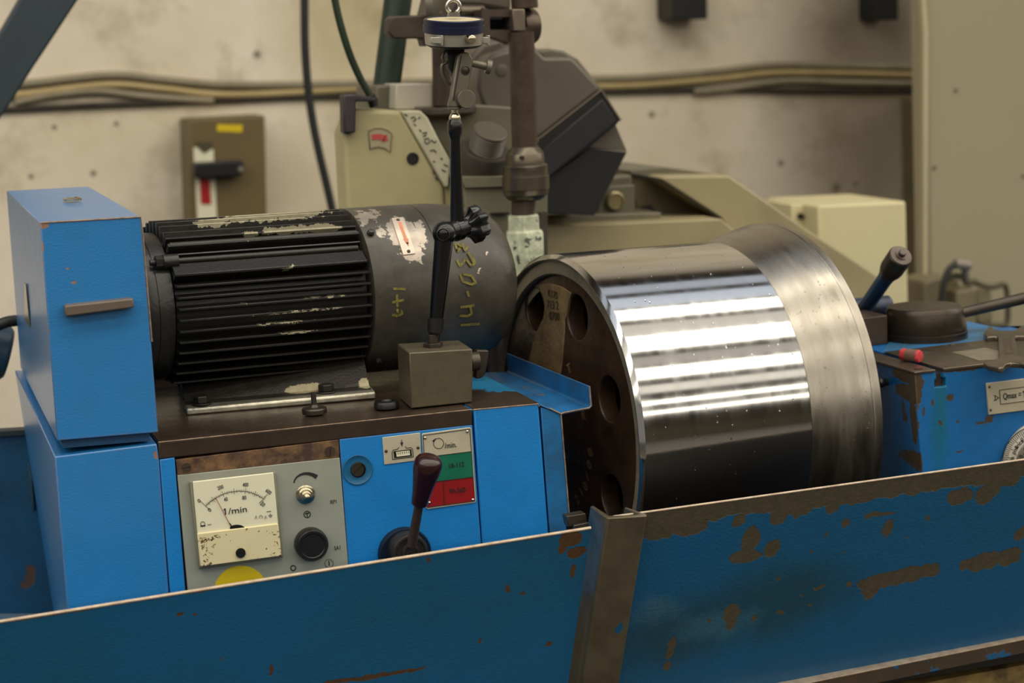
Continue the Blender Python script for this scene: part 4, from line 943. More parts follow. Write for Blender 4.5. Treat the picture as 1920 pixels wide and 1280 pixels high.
ts = thing('tailstock', 'blue tailstock block with slotted steel top, at the right end of the roller', 'machine housing', at(1850, 900, Y=.2)-V((0, 0, .2)))
A = P_(1715, 700, 0); Bt = P_(1752.5, 695.5, 0); Bt2 = P_(1769.5, 693.5, 0); Rt = P_(2080, 658, 0)
sl = [(1715, 700), (1754, 695.5), (1757, 711), (1753, 712), (1753, 726), (1774, 724), (1773, 708), (1769, 709), (1769, 693.5), (2080, 655), (2100, 880), (2130, 1225), (1762, 1275), (1728, 880)]
g = G(); g.px(sl, .0012, .185)
for v in g.v: v.z = max(v.z, .7965)
g.build('body', m_tail, ts, bevel=.001)
g = G(); g.px([(1714.5, 697.5), (1754, 692.5), (1754, 697.5), (1715, 702)], -.0006, .185); g.build('front_top_strip', m_wrench, ts, bevel=.0006)
g = G(); g.px([(1769, 690.5), (1850, 681), (2080, 653), (2080, 658), (1850, 686.5), (1769.5, 696)], -.0006, .12); g.build('rear_top_strip', m_wrench, ts, bevel=.0006)
g = G(); g.px([(1754, 701), (1769, 699), (1769, 709), (1773, 708), (1774, 724), (1753, 726), (1753, 712), (1757, 711)], .007, .17); g.build('dark_slot_fill', m_wood, ts)  # added fill, coloured dark so the recessed slot reads dark
m_topblue = M('worn_blue_top', (36, 106, 160), .4, 0, .8, 30, dark=(60, 84, 84), bump=.0002, bscale=200)
a = at(1769, 691.5, Y=.12); b = at(2080, 655, Y=.12)
zt2 = ZT+.0005; g = G(); g.prism([V((A.x+.028, .118, zt2)), V((.80, .118, zt2)), at(2080, 632, Z=zt2), at(1858, 614, Z=zt2), at(1806, 603, Z=zt2), at(1700, 600, Z=zt2)], (0, 0, .0015)); g.build('painted_top', m_topblue, ts)
g = G(); g.prism([at(*q, Z=ZT+.0016) for q in ((1785, 662), (1862, 652), (2000, 636), (2080, 660), (1980, 672), (1834, 677))], (0, 0, .0012)); g.build('index_plate', M('index_plate_grey', (136, 128, 110), .4, .4, .4, 50), ts)
C = at(1662, 716, X=.4545); g = G(); g.sphere(C+V((-.006, 0, 0)), .0052, 20); g.cyl(C+V((-.004, 0, 0)), C+V((.004, 0, 0)), .0035, seg=16); g.build('stop_ball', m_black, ts)
C = at(1722, 691, Z=ZT+.0017); g = G(); g.cyl(C, C+V((0, 0, .0006)), .0045, seg=20); g.build('top_screw', m_darksteel, ts)
qp = (lambda g: (g.px([(1850, 718.7), (2010, 698.5), (2014, 757), (1854.4, 777.5)], -.0012, .0024), g.build('rating_plate', m_plate, ts, bevel=.0003, label='metal rating plate lettered Qmax'))[1])(G())
g = G(); QY = -.0013
for s_ in ([(1874, 731), (2000, 715)], [(1874, 731), (1876, 757.7)], [(1876, 757.7), (2000, 742)], [(1862.5, 741), (1866, 741), (1866, 750)], [(1863, 750.5), (1868, 750)], [(1866, 741.5), (1872, 745.5)], [(1867, 750), (1872, 745.5)], [(1872, 745.5), (1875, 745.2)]): stroke(g, s_, QY, 1.0)
tpx(g, 'Qmax = 1', (1881, 748.5), (1921, 743.2), QY, 10.5); stroke(g, [(1917.3, 735.5), (1920.3, 732.6)], QY, 1.5); g.build('lettering', m_ink, qp)
for q in ((1855, 725), (1857.5, 768.5)): rivet(qp, q, 2.6, QY, m_darksteel)
dl = (lambda g: (disc(g, (1950, 868), 72, 0, .004, 64), g.build('graduated_dial', M('dial_white', (196, 192, 176), .4, .2, .2, 30), ts, label='white graduated dial ring'))[1])(G())
g = G(); disc(g, (1950, 868), 46, -.0035, .002, 48); g.build('dial_centre', M('dial_centre_grey', (128, 122, 108), .4, .5, .3, 30), dl)
g = G()
stroke(g, circ_px((1950, 868), 70.8, 60, 250, 50), -.0041, 1.6)
for i in range(60):
    a = math.radians(90+i*3.2); r1 = 56 if i % 5 == 0 else 61
    stroke(g, [(1950+69*math.cos(a), 868-69*math.sin(a)), (1950+r1*math.cos(a), 868-r1*math.sin(a))], -.0041, .8)
def arc_text(s, c, r, a0, da, h, Y):
    for i, ch in enumerate(s):
        if ch == ' ': continue
        a = math.radians(a0-i*da); p = (c[0]+r*math.cos(a), c[1]-r*math.sin(a)); t = (math.sin(a), math.cos(a))
        tpx(g, ch, (p[0]-t[0]*h*.3, p[1]-t[1]*h*.3), (p[0]+t[0]*h*.3, p[1]+t[1]*h*.3), Y, h)
arc_text('rods points', (1950, 868), 50, 186, 5.6, 8, -.0041); arc_text('0', (1950, 868), 52, 128, 6, 7.5, -.0041); arc_text('0.00', (1950, 868), 34, 160, 11, 8, -.0056)
g.build('dial_markings', m_ink, dl)

# items on the tailstock
cl = thing('tailstock_clamp', 'squat dark steel clamp boss with a round lever rod running to the right', 'clamp lever', at(1734, 637, Z=ZT+.002))
C = at(1734, 633, Z=ZT+.0016)
wpx = (at(1804, 633, Y=C.y)-at(1664, 633, Y=C.y)).length/2
g = G(); g.lathe(C, (0, 0, 1), [(0, wpx*.99), (.0005, wpx), (.0075, wpx), (.008, wpx*.985), (.0081, wpx*.975), (.011, wpx*.985), (.029, wpx*.905), (.0335, wpx*.875), (.0348, wpx*.845), (.0350, .01), (.0350, 0)], 72); g.build('boss', M('boss_steel', (66, 58, 50), .30, .75, .5, 50, dark=(40, 34, 28), rvar=.15), cl)
ya = C.y; h1 = at(1780, 592, Y=ya+.003); h2 = at(1830, 581, Y=ya); h3 = at(2060, 526, Y=ya-.01)
g = G(); g.lathe(h1, h3-h1, [(0, .0058), (.03, .0060), ((h3-h1).length, .0072)], 28); g.build('lever_rod', m_darksteel, cl)
hl = thing('clamping_handle', 'short blue-black cylindrical handle tilted up behind the roller flange', 'handle', at(1640, 640, Z=ZT+.001))
yh = at(1640, 640, Z=ZT).y+.02
e0 = at(1612, 592, Y=yh+.025); e3 = at(1689, 479, Y=yh-.060)
ax = (e3-e0).normalized(); L = (e3-e0).length
m_handle = M('oily_blue_black_paint', (22, 60, 100), .4, .1, 1., 30, dark=(34, 28, 24), rvar=.2)
g = G(); g.lathe(e0, ax, [(0, .0082), (L*.60, .0084), (L*.66, .0090), (L*.70, .0098)], 44); g.build('barrel', m_handle, hl)
g = G(); g.lathe(e0, ax, [(L*.69, .0096), (L*.76, .0122), (L*.80, .0130), (L-.001, .0130), (L, .0122), (L, .0)], 44); g.build('head', m_darksteel, hl)
g = G(); g.lathe(e3, ax, [(-.001, .0124), (.0008, .0120), (.001, .0062), (.0022, .0062), (.0024, .0040), (.0062, .0040), (.0068, .0032)], 36); g.build('end_cap', M('cap_steel', (92, 82, 74), .4, .6, .4, 60), hl)
g = G(); p0 = at(1560, 583, Y=yh+.05); p1 = at(1668, 573, Y=yh+.05); g.cyl(p0, p1, .012, seg=30, ch=.002); g.build('cross_shaft', m_handle, hl)
zb = ZT+.0003
cb = [(1619, 596), (1664, 590.5), (1665, 645.5), (1634, 648), (1622, 640)]
yy_ = at(1664, 645, Z=zb).y
g = G(); g.px([(1560, 603), (1664, 590.5), (1665, 645), (1560, 657)], yy_, .05); g.build('pivot_block', m_wood, hl, bevel=.0012)
cr = thing('marking_crayon', 'short stub of red crayon lying across the tailstock slot', 'crayon', at(1707, 672, Z=ZT+.0015))
c1 = at(1692, 664, Z=ZT+.0085); c2 = at(1724, 668, Z=ZT+.0078)
g = G(); ax = (c2-c1).normalized(); L = (c2-c1).length; g.lathe(c1, ax, [(-.002, .003), (-.001, .0052), (.001, .0062), (L, .0063), (L+.001, .0056), (L+.0016, .002)], 24, mod=lambda a: 1+.04*math.sin(3*a)+.03*math.cos(7*a)); g.build('core', m_redchalk, cr)
g = G(); g.lathe(c1+ax*.005, ax, [(0, .0060), (.0003, .0066), (L-.007, .0067), (L-.0066, .0060)], 24, mod=lambda a: 1+.03*math.sin(3*a)); g.build('paper_sleeve', m_wrap, cr)
# wrench
zw = ZT+.0022
wp = [(1844, 680), (1851, 675.5), (1870.5, 672), (1873, 667), (1871.5, 630), (1868, 629.5), (1851, 631), (1844, 624), (1849, 617), (1854, 611), (1862, 612.5), (1866, 618), (1876, 619), (1897, 619), (1903, 617.5), (1916, 610), (1926, 612), (1936, 622), (1930, 629), (1904, 629), (1903, 632), (1908, 664), (1912, 668), (1940, 673), (1948, 682), (1940, 690), (1924, 684), (1912, 680), (1895, 679), (1886, 681), (1881, 688), (1873, 688.5), (1853, 685)]
wr = thing('open_end_wrench', 'worn double open-ended wrench lying on the tailstock at the right edge', 'wrench', at(1890, 650, Z=zw))
wp3 = [at(*q, Z=zw+.006) for q in wp]
g = G(); g.prism(wp3, (0, 0, -.0055)); g.build('body', m_wrench, wr, bevel=.0016)
g = G(); g.prism([at(*q, Z=zw+.0062) for q in ((1880, 634), (1896, 633), (1900, 662), (1883, 664))], (0, 0, -.001)); rc = g.build('shank_recess', M('wrench_recess', (84, 74, 62), .5, .6, .3, 80), wr)
g = G(); o = at(1886, 659, Z=zw+.0063); xd = at(1885, 640, Z=zw+.0063)-o; text_g(g, 'CR-VA', at(1894, 661, Z=zw+.0063), xd, V((0, 0, 1)).cross(xd), width=.028, height=.0035, depth=.0003); g.build('stamped_lettering', M('stamp_light', (150, 138, 118), .4, .7, 0), wr)
# grit lump by the boss
C = at(1785, 648, Z=ZT+.002); g = G(); g.sphere(C+V((0, 0, .001)), .003, 8, (1, .8, .6)); tag(g.build('grit_lump', m_wood), 'tiny dark lump of grit at the foot of the clamp boss', 'grit')

# ------------------------------------------------------------------ grinding wheelhead behind
wd = thing('grinding_wheelhead', 'cream-painted wheelhead casting with red arrow sticker, behind the motor', 'machine housing', at(740, 420, Y=.6)-V((0, 0, .4)))
YW = .52
g = G(); g.px([(643, 252), (660, 206), (668, 203), (752, 207), (833, 352), (842, 470), (880, 1060), (690, 1085)], YW, .05)
for v in g.v: v.z = max(v.z, .7755)
g.build('casting', m_cream, wd, bevel=.006, bseg=3)
g = G(); g.px([(752, 209), (790, 207), (842, 298), (856, 352), (862, 520), (842, 520), (833, 352)], YW+.004, .05); g.build('sloping_face', m_cream, wd, bevel=.002)
g = G(); g.px([(752, 208), (788, 207), (802, 220), (825, 265), (845, 300), (842, 350), (834, 352)], YW-.002, .02); g.build('edge_band', m_creamlight, wd, bevel=.002)
g = G()
for st in ([(770, 222), (776, 219), (780, 224), (774, 228)], [(784, 222), (788, 220)], [(776, 232), (780, 236)], [(786, 243), (790, 247)], [(792, 250), (800, 248), (798, 254), (793, 256)], [(795, 262), (803, 259), (806, 266), (800, 270), (796, 265)], [(808, 262), (815, 268), (818, 264)], [(806, 283), (813, 281), (818, 286)], [(812, 302), (816, 304)], [(826, 296), (830, 299)], [(832, 308), (840, 312)], [(828, 318), (836, 322)], [(812, 320), (815, 327)], [(816, 332), (820, 338)], [(758, 214), (764, 217)]):
    stroke(g, st, YW-.0024, 2.4)
g.build('pen_scribbles', m_ink, wd)
stk = (lambda g: (g.px([(690, 243), (700, 239.5), (713, 239), (727, 243), (736, 250), (733, 287), (722, 279), (710, 276), (700, 278), (693, 282)], YW-.0008, .0008), g.build('arrow_sticker', M('sticker_beige', (158, 148, 118), .5, 0, .2, 20), wd))[1])(G())
g = G(); stroke(g, [(697, 257), (710, 256), (722, 259)], YW-.0012, [10, 10.5, 11]); stroke(g, [(720, 258.5), (727.5, 263)], YW-.0012, [17, 1])
g.build('red_arrow', M('arrow_red', (176, 70, 62), .5, 0, .1, 20), stk)
g = G(); stroke(g, [(691, 246), (702, 241), (714, 240.5), (727, 244.5), (734.5, 251), (731.5, 285), (722, 278), (710, 275), (700, 277), (694, 280), (691, 246)], YW-.0012, 1.6); g.build('outline', M('sticker_line', (110, 84, 66), .5, 0, 0), stk)
g = G(); C = at(773.5, 297, Y=YW); g.lathe(C, (0, -1, 0), [(0, .0072), (.0015, .0072), (.0018, .0055), (.0004, .005), (.0004, 0)], 30); g.build('eye_hole', m_guarddark, wd)
g = G(); g.px([(643, 178), (668, 176), (706, 184), (706, 191), (668, 190), (667, 249), (645, 250)], YW-.012, .02); g.build('corner_bracket', M('slate_bracket', (52, 46, 50), .5, .1, .3, 20), wd, bevel=.002)
g = G(); g.px([(705, 160), (745, 158), (745, 215), (703, 215)], YW+.08, .1); g.build('rear_casting', m_olive, wd, bevel=.003)
g = G(); g.px([(743, 157), (812, 157), (813, 206), (741, 206)], YW+.05, .06); g.build('grey_cover', m_lightgrey, wd, bevel=.002)
g = G(); g.px([(780, 200), (900, 196), (960, 200), (1026, 330), (1026, 430), (870, 430), (845, 300)], YW+.04, .035); g.build('slide_body', m_olive, wd, bevel=.003)
g = G(); g.px([(862, 331), (955, 330), (960, 350), (872, 353)], YW-.05, .12); g.px([(869, 352), (1027, 348), (1027, 470), (880, 470)], YW-.045, .1); g.build('front_slide', M('grey_green_slide', (112, 108, 88), .45, .1, .4, 20, dark=(84, 78, 62)), wd, bevel=.001)
g = G(); g.px([(922, 399), (955, 398), (955, 402), (922, 403)], YW-.052, .02); g.px([(1012, 400), (1027, 398), (1027, 480), (1015, 480)], YW-.06, .03); g.build('slide_key', m_darksteel, wd)
g = G(); g.px([(850, 560), (990, 560), (1000, 800), (860, 800)], .455, .05); g.build('dark_gap_slab', m_guarddark, wd)  # added dark slab covering the bright wall strip between motor and roller
# threaded cap and collar
cpz = thing('threaded_nut', 'grey threaded spindle cap on a round collar, left of the vertical pipe', 'nut', at(905, 335, Y=YW-.01))
sc = .00058
ax = V((.13, -.50, .80)).normalized(); d0 = at(921, 244, Y=YW-.045)-ax*.0250
g = G(); g.lathe(d0, ax, [(-.040, 50*sc), (-.028, 50*sc), (-.002, 50*sc), (.000, 48*sc), (.000, .0)], 64); g.build('collar', M('collar_dark', (66, 60, 52), .45, .2, .3, 30), cpz)
g = G(); pr = [(-.002, 34*sc)]
for i in range(7): pr += [(.000+i*.0032, 35*sc), (.0015+i*.0032, 32*sc)]
pr += [(.0228, 35*sc), (.0242, 34*sc), (.0250, 31*sc), (.0250, 0)]
g.lathe(d0, ax, pr, 56); g.build('threaded_cap', m_guard, cpz, angle=15)

# vertical coolant column
YC = .42
cm = thing('coolant_column', 'brown vertical pipe with stepped coupling and a paint-flaked hex fitting, behind the roller', 'pipe', at(985, 490, Y=YC))
def vx(x, y): return at(x, y, Y=YC)
scc = (vx(1035, 300)-vx(935, 300)).length/100
def vlathe(pts, name, mat, seg=48):
    """pts: (y_px, centre x, half width px)"""
    g = G(); rs = []
    for (y, cx, hw) in pts:
        c = vx(cx, y); rs.append([c+V((math.cos(2*math.pi*i/seg), math.sin(2*math.pi*i/seg), 0))*hw*scc for i in range(seg)])
    g.rings(rs); return g.build(name, mat, cm)
vlathe([(60, 976.5, 23), (84, 978, 23), (276, 984, 23)], 'pipe', m_column)
vlathe([(275, 984, 24), (277, 984, 26), (287, 984, 33), (288.5, 984, 34), (307, 985, 35), (308, 985, 38), (311, 985, 40.5), (313, 985, 40), (329, 985.5, 41), (330, 985.5, 42.5), (354, 986, 42.5), (355, 986, 41), (364, 986, 40), (372, 986, 33), (375, 986, 27)], 'coupling', m_coupling)
vlathe([(374, 982, 22), (390, 981, 21), (405, 980, 20)], 'neck', m_wood)
g = G(); C = at(979, 296, Y=YC-.0205); g.lathe(C, (0, -1, 0), [(-.003, .0026), (.0003, .0026), (.0004, .0022)], 16); g.build('pin_hole', m_black, cm)
g = G(); rs = []
for (y, cx, hw) in ((402, 981, 28), (404, 981, 30), (431, 982, 30.5), (433, 983, 35), (436, 983.5, 36), (560, 986, 38)):
    c = vx(cx, y); rs.append([c+V((math.cos(math.pi/3*i+.25), math.sin(math.pi/3*i+.25), 0))*hw*scc*1.04 for i in range(6)])
g.rings(rs); g.build('hex_fitting', m_hex, cm, bevel=.0015)
# clamp arms on top
YA = YC+.01
ca = thing('pipe_clamp', 'dark brown slotted clamp with cross arms at the top of the vertical pipe', 'clamp', at(960, 80, Y=YA))
g = G(); F_ = [(903, 18), (964, 17), (964, 82), (922, 68), (919, 56), (957, 56), (957, 33), (918, 31), (919, 56), (922, 68), (903, 66)]
g.px([(903, 18), (962, 17), (962, 32), (918, 31), (903, 31)], YA-.01, .03); g.px([(903, 31), (918, 31), (919, 56), (922, 68), (903, 66)], YA-.01, .03); g.px([(957, 32), (962, 32), (964, 82), (958, 80)], YA-.01, .03); g.px([(919, 56), (957, 56), (960, 82), (922, 68)], YA-.01, .03)
g.build('slotted_frame', m_wood, ca, bevel=.001)
g = G(); g.px([(961, 17), (984, 17), (986, 58), (963, 58)], YA-.02, .03); g.build('face_block', M('satin_block', (128, 116, 102), .35, .7, .2, 60), ca, bevel=.001)
g = G(); g.lathe(at(972, 50, Y=YA+.025), (1, .2, 0), [(0, .021), (.016, .021), (.0195, .019), (.021, .014), (.0215, 0)], 48); g.px([(955, 55), (990, 50), (995, 80), (958, 84)], YA, .03); g.build('round_head', m_column, ca)
g = G(); C = at(984, 16, Y=YA+.01); g.lathe(C, (-.02, 0, 1), [(0, .0145), (.001, .0152), (.05, .0145)], 40); g.build('upper_post', m_column, ca)
g = G(); g.cyl(at(905, 44, Y=YA+.028), at(965, 44, Y=YA+.028), .0078, seg=24); g.build('dark_window_fill', m_guarddark, ca)  # added dark cylinder that makes the clamp window read dark
g = G(); g.cyl(at(862, 22, Y=YA+.03), at(906, 22, Y=YA+.03), .0075, seg=30); g.build('cross_bar', m_coupling, ca)
g = G(); g.cyl(at(903, 42, Y=YA+.02), at(910, 42, Y=YA+.02), .0165, seg=40, ch=.001); g.build('washer_disc', m_wood, ca)
g = G(); g.px([(730, 36), (738, 30), (800, 28), (830, 20), (830, 74), (796, 88), (792, 72), (738, 73), (729, 62)], YA+.03, .025); g.build('side_arm', m_wood, ca, bevel=.002)
g = G(); g.lathe(at(812, 10, Y=YA+.045), (1, -.6, 0), [(0, .032), (.008, .032), (.010, .029), (.010, 0)], 48); g.build('round_flange', m_linkgrey, ca)
g = G(); g.px([(830, -40), (960, -40), (960, 24), (900, 14), (862, 12), (836, 60), (810, 40)], YA+.07, .08); g.build('rear_block', m_guard, ca, bevel=.006)
vr = thing('vertical_rod', 'dark brown round rod standing on a disc base, behind the dial gauge', 'rod', at(828, 205, Y=.56))
g = G(); g.cyl(at(828, 198, Y=.56), at(826, 60, Y=.56), .0105, seg=30); g.build('rod', m_wood, vr)
g = G(); C = at(838, 206, Y=.56); g.cyl(C-V((0, 0, .005)), C+V((0, 0, .004)), .035, seg=48, ch=.002); g.build('disc_base', M('disc_grey', (74, 66, 58), .45, .3, .3, 30), vr)

# wheel guard
YG = .60
wg = thing('wheel_guard', 'large dark grey angular grinding wheel guard behind the vertical pipe', 'machine guard', at(1030, 400, Y=YG))
g = G(); g.px([(950, 95), (975, 88), (1003, 84), (1010, 96), (1022, 108), (1068, 107), (1078, 112), (1127, 167), (1010, 259), (1000, 270), (945, 240), (905, 195), (896, 165), (900, 130), (922, 103)], YG, .14); g.build('front_cover', m_guard, wg, bevel=.004, label='brownish grey front cover')
g = G(); g.px([(898, 135), (922, 100), (950, 85), (985, 70), (1003, 84), (1010, 97), (1000, 120), (930, 150)], YG+.03, .1); g.px([(880, 110), (905, 80), (940, 70), (960, 90), (930, 110), (905, 150), (885, 160)], YG+.05, .1); g.build('side_ribs', M('rib_brown', (80, 70, 58), .45, .1, .4, 20), wg, bevel=.006)
g = G(); g.px([(1008, 96), (1030, 91), (1057, 95), (1085, 111), (1110, 142), (1130, 167), (1122, 172), (1075, 118), (1022, 112)], YG+.06, .08); g.build('rear_rim', M('rim_olive', (96, 88, 72), .5, 0, .3, 20), wg, bevel=.003)
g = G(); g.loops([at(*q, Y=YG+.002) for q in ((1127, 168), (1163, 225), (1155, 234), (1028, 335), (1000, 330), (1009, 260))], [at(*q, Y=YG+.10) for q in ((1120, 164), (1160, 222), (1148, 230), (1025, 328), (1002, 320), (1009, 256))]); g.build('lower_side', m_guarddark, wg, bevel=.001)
g = G(); g.px([(1130, 186), (1157, 226), (1028, 332), (1015, 322), (1013, 283)], YG-.002, .01); g.build('side_plate', m_guardblue, wg, bevel=.001)
g = G(); stroke(g, [(1127, 168), (1010, 259)], YG-.0005, 2.2, .002); stroke(g, [(1127, 168), (1164, 226)], YG-.0005, 2, .002); g.build('edge_trim', M('edge_line', (130, 120, 104), .4, .5, 0), wg)
g = G(); g.px([(1155, 234), (1176, 284), (1107, 277), (1050, 320)], YG+.02, .1); g.build('lower_cover', m_guard, wg, bevel=.001)
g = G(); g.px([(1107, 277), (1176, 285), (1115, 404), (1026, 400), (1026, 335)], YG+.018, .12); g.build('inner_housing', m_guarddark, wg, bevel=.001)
g = G(); g.lathe(at(941, 132, Y=YG), (0, -1, 0), [(0, .0075), (.001, .0075), (.0015, .006)], 28); g.build('cover_bolt', m_guard, wg)

# covers of the cross slide behind the roller
YR = .66
cs = thing('slide_cover', 'dusty beige sheet covers of the cross slide, behind and above the roller', 'machine cover', at(1300, 480, Y=.7)-V((0, 0, .1)))
g = G(); g.px([(1020, 424), (1352, 410), (1420, 470), (1500, 560), (1030, 580)], YR, .25); g.build('flat_cover', m_dustcover, cs, bevel=.002)
g = G()
for x in range(1032, 1200, 33): g.px([(x, 419-(x-1032)*.03), (x+24, 418-(x-1032)*.03), (x+24, 421-(x-1032)*.03), (x, 422-(x-1032)*.03)], YR+.03, .02)
g.build('vent_slots', m_guarddark, cs)
g = G(); g.px([(1020, 405), (1240, 398), (1240, 424), (1020, 432)], YR+.035, .1); g.build('rail', m_olive, cs, bevel=.002)
g = G(); g.loops([at(*q, Y=YR+.05) for q in ((1238, 336), (1352, 410), (1500, 540), (1660, 600), (1650, 518))], [at(*q, Y=YR+.40) for q in ((1182, 318), (1200, 330), (1300, 420), (1400, 440), (1370, 329))]) if 0 else g.px([(1238, 335), (1250, 330), (1368, 329), (1500, 421), (1645, 516), (1670, 600), (1480, 600), (1352, 410)], YR+.05, .2)
g.build('sloping_cover', m_dustcover, cs, bevel=.003)
g = G(); g.px([(1180, 320), (1250, 314), (1368, 329), (1250, 336), (1185, 328)], YR+.10, .15); g.build('ridge', m_olive, cs, bevel=.001)
g = G(); g.px([(1183, 326), (1236, 336), (1350, 410), (1200, 414)], YR+.11, .01); g.build('inner_wall', M('inner_khaki', (98, 88, 62), .6, 0, .5, 12), cs)
g = G(); stroke(g, [(1186, 327), (1237, 336), (1351, 409)], YR+.049, 3.5, .002); g.px([(1205, 390), (1222, 385), (1240, 410), (1218, 412)], YR+.1, .01); g.build('seam', m_guarddark, cs)
rg = thing('valve_block', 'small beige valve block with a round brass gauge, below the wheel guard', 'valve', at(1160, 412, Y=YR+.06))
g = G(); g.px([(1128, 350), (1190, 346), (1192, 411), (1118, 414)], YR+.06, .05); g.px([(1140, 335), (1184, 328), (1186, 350), (1140, 352)], YR+.07, .03); g.build('block', m_olive, rg, bevel=.002)
g = G(); C = at(1151, 376, Y=YR+.058); g.lathe(C, (0, -1, 0), [(0, .0125), (.006, .0125), (.008, .010), (.006, .009), (.006, 0)], 36); g.build('round_gauge', M('old_brass', (150, 138, 100), .35, .6, .4, 30), rg)
cx = thing('junction_box', 'plain cream metal box standing behind the cross slide', 'electrical box', at(1620, 600, Y=.95))
g = G(); g.px([(1534, 385), (1699, 377), (1712, 945), (1548, 960)], .95, .18)
for v in g.v: v.z = max(v.z, .7755)
g.build('box_body', m_creambox, cx, bevel=.004)
g = G(); g.px([(1484, 383), (1534, 385), (1540, 600), (1490, 600)], 1.0, .1); g.build('side_panel', m_creambox, cx, bevel=.002)
g = G()
for q in ((1500, 405), (1513, 410), (1526, 404), (1519, 422)): g.lathe(at(*q, Y=1.0), (0, -1, 0), [(0, .005), (.006, .004)], 12)
g.build('terminals', m_guarddark, cx)

# ------------------------------------------------------------------ right hand cabinet with connectors
cb_ = thing('partition_panel', 'tall plain grey-beige sheet partition along the right side', 'partition', (at(1900, 700, Y=1.25).x, 1.4, 0))
xa = at(1738, 300, Y=1.25).x
g = G(); g.box((xa, 1.25, .0), (xa+1.1, 1.30, 2.3)); g.build('sheet', m_cab, cb_, bevel=.006)
g = G(); g.px([(1726, -60), (1732, -60), (1740, 60), (1739, 620), (1733, 620), (1733, 60)], 1.24, .01); g.build('edge_seam', M('seam_cream', (176, 166, 134), .5, 0, .1, 10), cb_)
g = G()
for q in ((1752, 314), (1792, 169), (1919, 330)): g.lathe(at(*q, Y=1.25), (0, -1, 0), [(0, .0035), (.002, .003)], 14)
g.build('screw_heads', m_olive, cb_)
g = G(); g.box((at(1714, 300, Y=1.85).x, 1.84, 0), (at(1760, 300, Y=1.85).x, 1.9, at(1730, 185, Y=1.85).z)); struct(g.build('gap_shadow_strip_1', M('gap_shadow_paint', (110, 98, 70), .6, 0, .4, 8)))  # dark strip painted for the gap shadow beside the partition
pj = thing('plug_connector', 'dusty rectangular plug connectors with a black cable on the right partition', 'connector', at(1820, 610, Y=1.2))
YJ = 1.17
g = G(); g.px([(1733, 528), (1757, 521), (1800, 522), (1800, 640), (1733, 640)], YJ, .078); g.px([(1793, 545), (1832, 540), (1832, 640), (1795, 640)], YJ-.03, .08); g.px([(1831, 545), (1860, 545), (1862, 604), (1831, 604)], YJ-.02, .095); g.build('housing', M('dusty_housing', (112, 102, 76), .6, 0, .4, 12), pj, bevel=.004)
g = G(); g.tube([at(*q, Y=YJ-.02) for q in ((1830, 530), (1850, 537), (1866, 537), (1884, 534), (1889, 560), (1888, 605), (1870, 610), (1840, 606), (1829, 598))], .0050, 10, 3); g.tube([at(*q, Y=YJ-.02) for q in ((1773, 524), (1790, 517), (1806, 520), (1812, 530), (1829, 528))], .0055, 10, 3); g.build('locking_bail', M('bail_dark', (76, 68, 46), .6, .1, .3, 20), pj)
g = G(); g.tube([at(*q, Y=YJ-.04) for q in ((1764, 640), (1764, 590), (1768, 540), (1778, 508), (1792, 495))], .0058, 12, 6); g.build('cable', m_rubber, pj)
g = G(); g.cyl(at(1791, 494, Y=YJ-.04), at(1817, 498, Y=YJ-.03), .0085, seg=20, ch=.002); g.cyl(at(1808, 500, Y=YJ-.03), at(1812, 522, Y=YJ-.02), .006, seg=14); g.build('gland', M('gland_grey', (136, 126, 116), .4, .3, .1, 20), pj)

# ------------------------------------------------------------------ things on the back wall
YS = 1.80
sw = thing('isolator_switch', 'olive-brown isolator switch box with black handle and red flap, on the back wall', 'switch box', at(420, 420, Y=YS)-V((0, 0, .1)))
g = G(); g.px([(352, 224), (497, 216), (501, 440), (360, 445)], YS, .1); g.build('enclosure', m_switch, sw, bevel=.004)
g = G(); g.px([(407, 233), (455, 234), (454, 248), (407, 246)], YS-.001, .001); g.build('yellow_label', m_yellow, sw)
g = G(); g.px([(363, 276), (400, 280), (401, 302), (364, 304)], YS-.001, .001); g.build('on_label', m_ivory, sw)
g = G(); g.px([(366, 266), (398, 266), (397, 279), (383, 288), (372, 278)], YS-.002, .002); g.build('window', M('window_olive', (72, 62, 38), .5, 0, .1, 20), sw)
g = G(); g.px([(366, 334), (403, 334), (408, 440), (372, 440)], YS-.001, .001); g.build('off_label', m_ivory, sw)
g = G(); g.px([(375, 335), (393, 336), (396, 383), (377, 382)], YS-.003, .003); g.build('red_flap', m_red, sw)
hd = (lambda g: (g.px([(364, 306), (456, 300), (458, 322), (450, 331), (366, 334)], YS-.03, .025), g.build('handle', m_black, sw, bevel=.003))[1])(G())
g = G(); g.lathe(at(451.5, 317, Y=YS-.031), (0, -1, 0), [(0, .0045), (.001, .004)], 16); g.build('handle_pin', m_silver, hd)

def wall_tube(name, pts, r, mat, label, y=None, cat='conduit', group=None):
    y = y if y is not None else 1.9-r-.001
    g = G(); g.tube([at(*p, Y=y) for p in pts], r, 12, 6)
    return tag(g.build(name, mat), label, cat, group)
up = [(-60, 160), (47, 157), (130, 148), (219, 141), (310, 150), (419, 159), (569, 159), (700, 156), (900, 152), (1080, 148), (1200, 146), (1330, 136), (1454, 122), (1600, 124), (1800, 129)]
wall_tube('wall_conduit', up, .0075, m_conduit, 'grey upper conduit of the bundle running along the back wall')
mid = [(-60, 185), (36, 178), (200, 159), (310, 167), (437, 178), (693, 166), (900, 163), (1080, 162), (1200, 160), (1356, 147), (1473, 136), (1735, 141), (1800, 142)]
wall_tube('wall_conduit', mid, .0068, m_conduit_y, 'yellowed middle conduit of the bundle running along the back wall')
low = [(29, 192), (100, 178), (182, 171), (255, 179), (330, 185), (400, 189)]
wall_tube('wall_conduit', low, .007, m_conduit, 'short grey lower conduit above the dark wall seam, left on the back wall')
low2 = [(1300, 172), (1356, 168), (1473, 152), (1600, 155), (1800, 158)]
